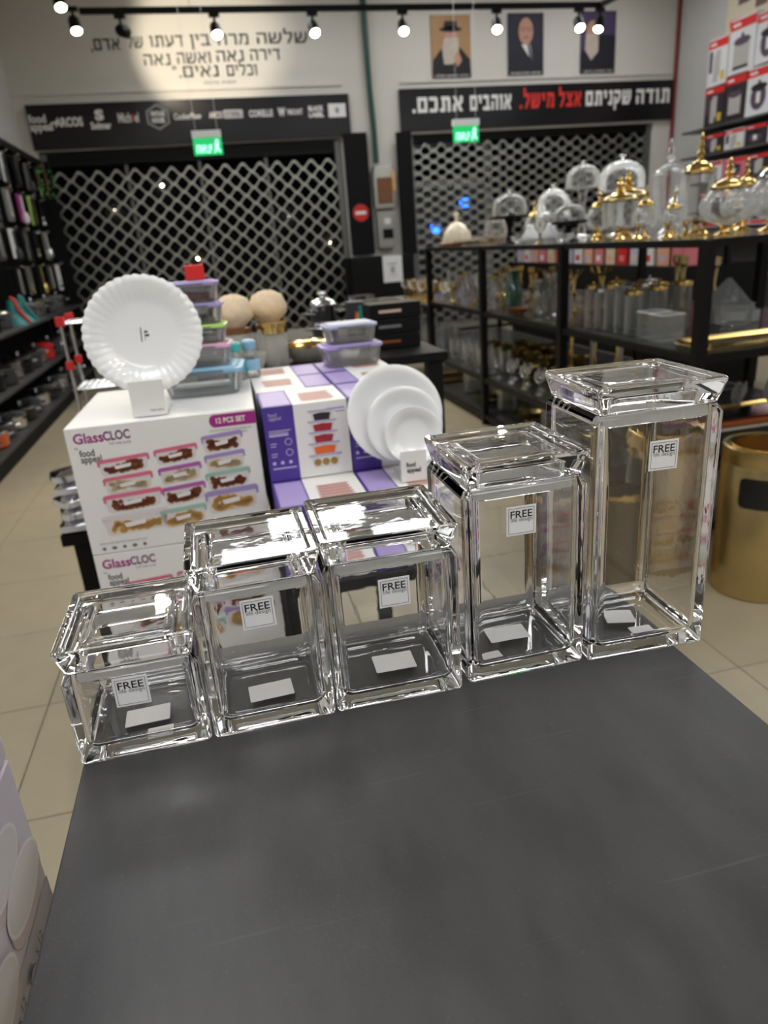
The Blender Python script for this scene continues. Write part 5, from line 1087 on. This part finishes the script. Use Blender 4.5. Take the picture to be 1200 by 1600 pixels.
for lvl, z in enumerate((.135, .475, .865)):
    n = 14
    for k in range(n):
        y = 4.75 + .305 * k
        if lvl == 2 and k in (6, 7): continue
        m = pm[(k * 2 + lvl) % 6]; Rr = .095 + .012 * ((k + lvl) % 3); Hh = .10 + .02 * ((k * 3 + lvl) % 3)
        kn = steel if (k + lvl) % 2 else black
        lidm = steel if (k % 2 or lvl == 1) else glass_smoke
        nm = 'dark' if m is not steel else 'steel'
        if lvl == 0 and k in (1, 2): m, nm, lidm, kn = orange, 'orange-based', steel, steel
        if lvl == 1 and k == 9: m, nm, lidm = red, 'red', red
        if lvl == 2: Hh *= .8
        pot('%s pot on %s shelf of pot gondola, %s from near end' % (nm, lev[lvl], ORD[k]), (-1.655, y, z + .0005), Rr, Hh, m, .35 * (k % 4) + (0 if not (k % 3 == 0) else -.3), PG, True, lidm, False, kn)
for k, (y, m1, m2) in enumerate(((6.58, teal, red), (6.86, teal, teal))):
    t = thing('silicone_funnel', ['teal and red silicone funnel on the upper shelf of the left gondola', 'teal silicone funnel behind the teal and red one'][k], 'funnel', (-1.60, y, .8655)); ob('cone', M(('fcone', k), L_([(.12, 0), (.1, .03), (.05, .10), (.03, .2), (.026, .2), (.045, .10), (.095, .028)], 24), m1), t); ob('rim', M(('frim', k), lambda: G().tube([(.12, -.02, .01), (.09, -.03, .05), (.05, -.03, .12), (.03, -.01, .20), (0, 0, .215)], .014, 8), m2), t)
HG = 'hanging utensil packs on the left gondola'
hcol = [(black, 'black', gold), (charcoal, 'charcoal', steel), (black, 'black', steel), (black_gloss, 'glossy black', sign_white), (black, 'black', galv_dark), (galv, 'grey', charcoal), (charcoal, 'charcoal', galv), (black, 'black', black_gloss)]
for r_, z in enumerate((1.02, 1.34, 1.66, 1.98)):
    for k in range(12):
        if r_ == 0 and k in (4, 5): continue
        y = 5.35 + .31 * k; m, nm, am = hcol[(k * 3 + r_ * 5) % 8]; hh = .22 + .02 * ((k + r_) % 3)
        if (r_, k) in ((2, 8), (1, 6)): m, nm, am = magenta, 'magenta', white
        if (r_, k) in ((2, 9), (0, 9)): m, nm, am = lime, 'lime green', black
        if (r_ * 5 + k * 3) % 7 == 0: m, nm, am = galv, 'grey', chrome
        if (r_ * 3 + k * 5) % 11 == 0: m, nm, am = white, 'white', charcoal
        t = thing('utensil_pack', '%s hanging utensil pack, %s row from top, %s from near end' % (nm, ORD[3 - r_], ORD[k]), 'utensil pack', (-1.60 + .03 * ((k * 7 + r_) % 3 - 1), y, z), 0, HG)
        ob('hook', M(('hhook', (k * 7 + r_) % 3), lambda: G().tube([(-.2695 - .03 * ((k * 7 + r_) % 3 - 1), 0, .29), (.03, 0, .29), (.045, 0, .305)], .004, 5), chrome), t)
        ob('card', M(('hcard', hh, m.name), lambda: G().box(-.02, -.085, .285 - hh, -.008, .085, .285), m, False), t)
        kind = (k + r_ * 2) % 4
        if kind == 0: ob('utensil', M(('ut0', am.name), lambda: G().tube([(.004, 0, .27), (.006, 0, .13)], .009, 6).lathe([(0, .02), (.028, .04), (.034, .08), (.02, .125), (0, .13)], 12, .012, 0), am), t)
        elif kind == 1: ob('utensil', M(('ut1', am.name), lambda: G().box(-.004, -.02, .15, .008, .02, .27).box(-.004, -.045, .02, .004, .045, .15), am, False), t)
        elif kind == 2: ob('utensil', M(('ut2', am.name), lambda: G().tube([(.004, -.02, .27), (.004, -.03, .06)], .008, 6).tube([(.004, .02, .27), (.004, .035, .06)], .008, 6), am), t)
        else: ob('printed_band', M(('ut3', am.name), lambda: G().box(-.0078, -.07, .05, -.006, .07, .085).box(-.0078, -.05, .11, -.006, .02, .125), am, False), t)
pl_ = thing('hanging_plant', 'bunch of artificial green herbs hanging at the far end of the utensil wall', 'plant', (-1.48, 8.6, 2.02))
g = G(); random.seed(3)
for k in range(46):
    a = random.random() * 2 * PI; r = random.random() * .07; z = .2 - random.random() * .26; x, y = r * math.cos(a), r * math.sin(a); s = .022
    g.add([(x, y, z), (x + s * math.cos(a), y + s * math.sin(a), z + .012), (x + 1.6 * s * math.cos(a), y + 1.6 * s * math.sin(a), z - .008), (x + s * math.cos(a + .5), y + s * math.sin(a + .5), z - .016)], [(0, 1, 2, 3)])
lf = ob('leaves', g.mesh('leaves', mat('leaf_green', C(60, 130, 44), .5, noise=.3), False), pl_); lf['kind'] = 'stuff'
ob('stems', G().tube([(0, 0, .26), (.01, .0, .1), (.0, .01, -.05)], .008, 6).mesh('stems', wood), pl_)
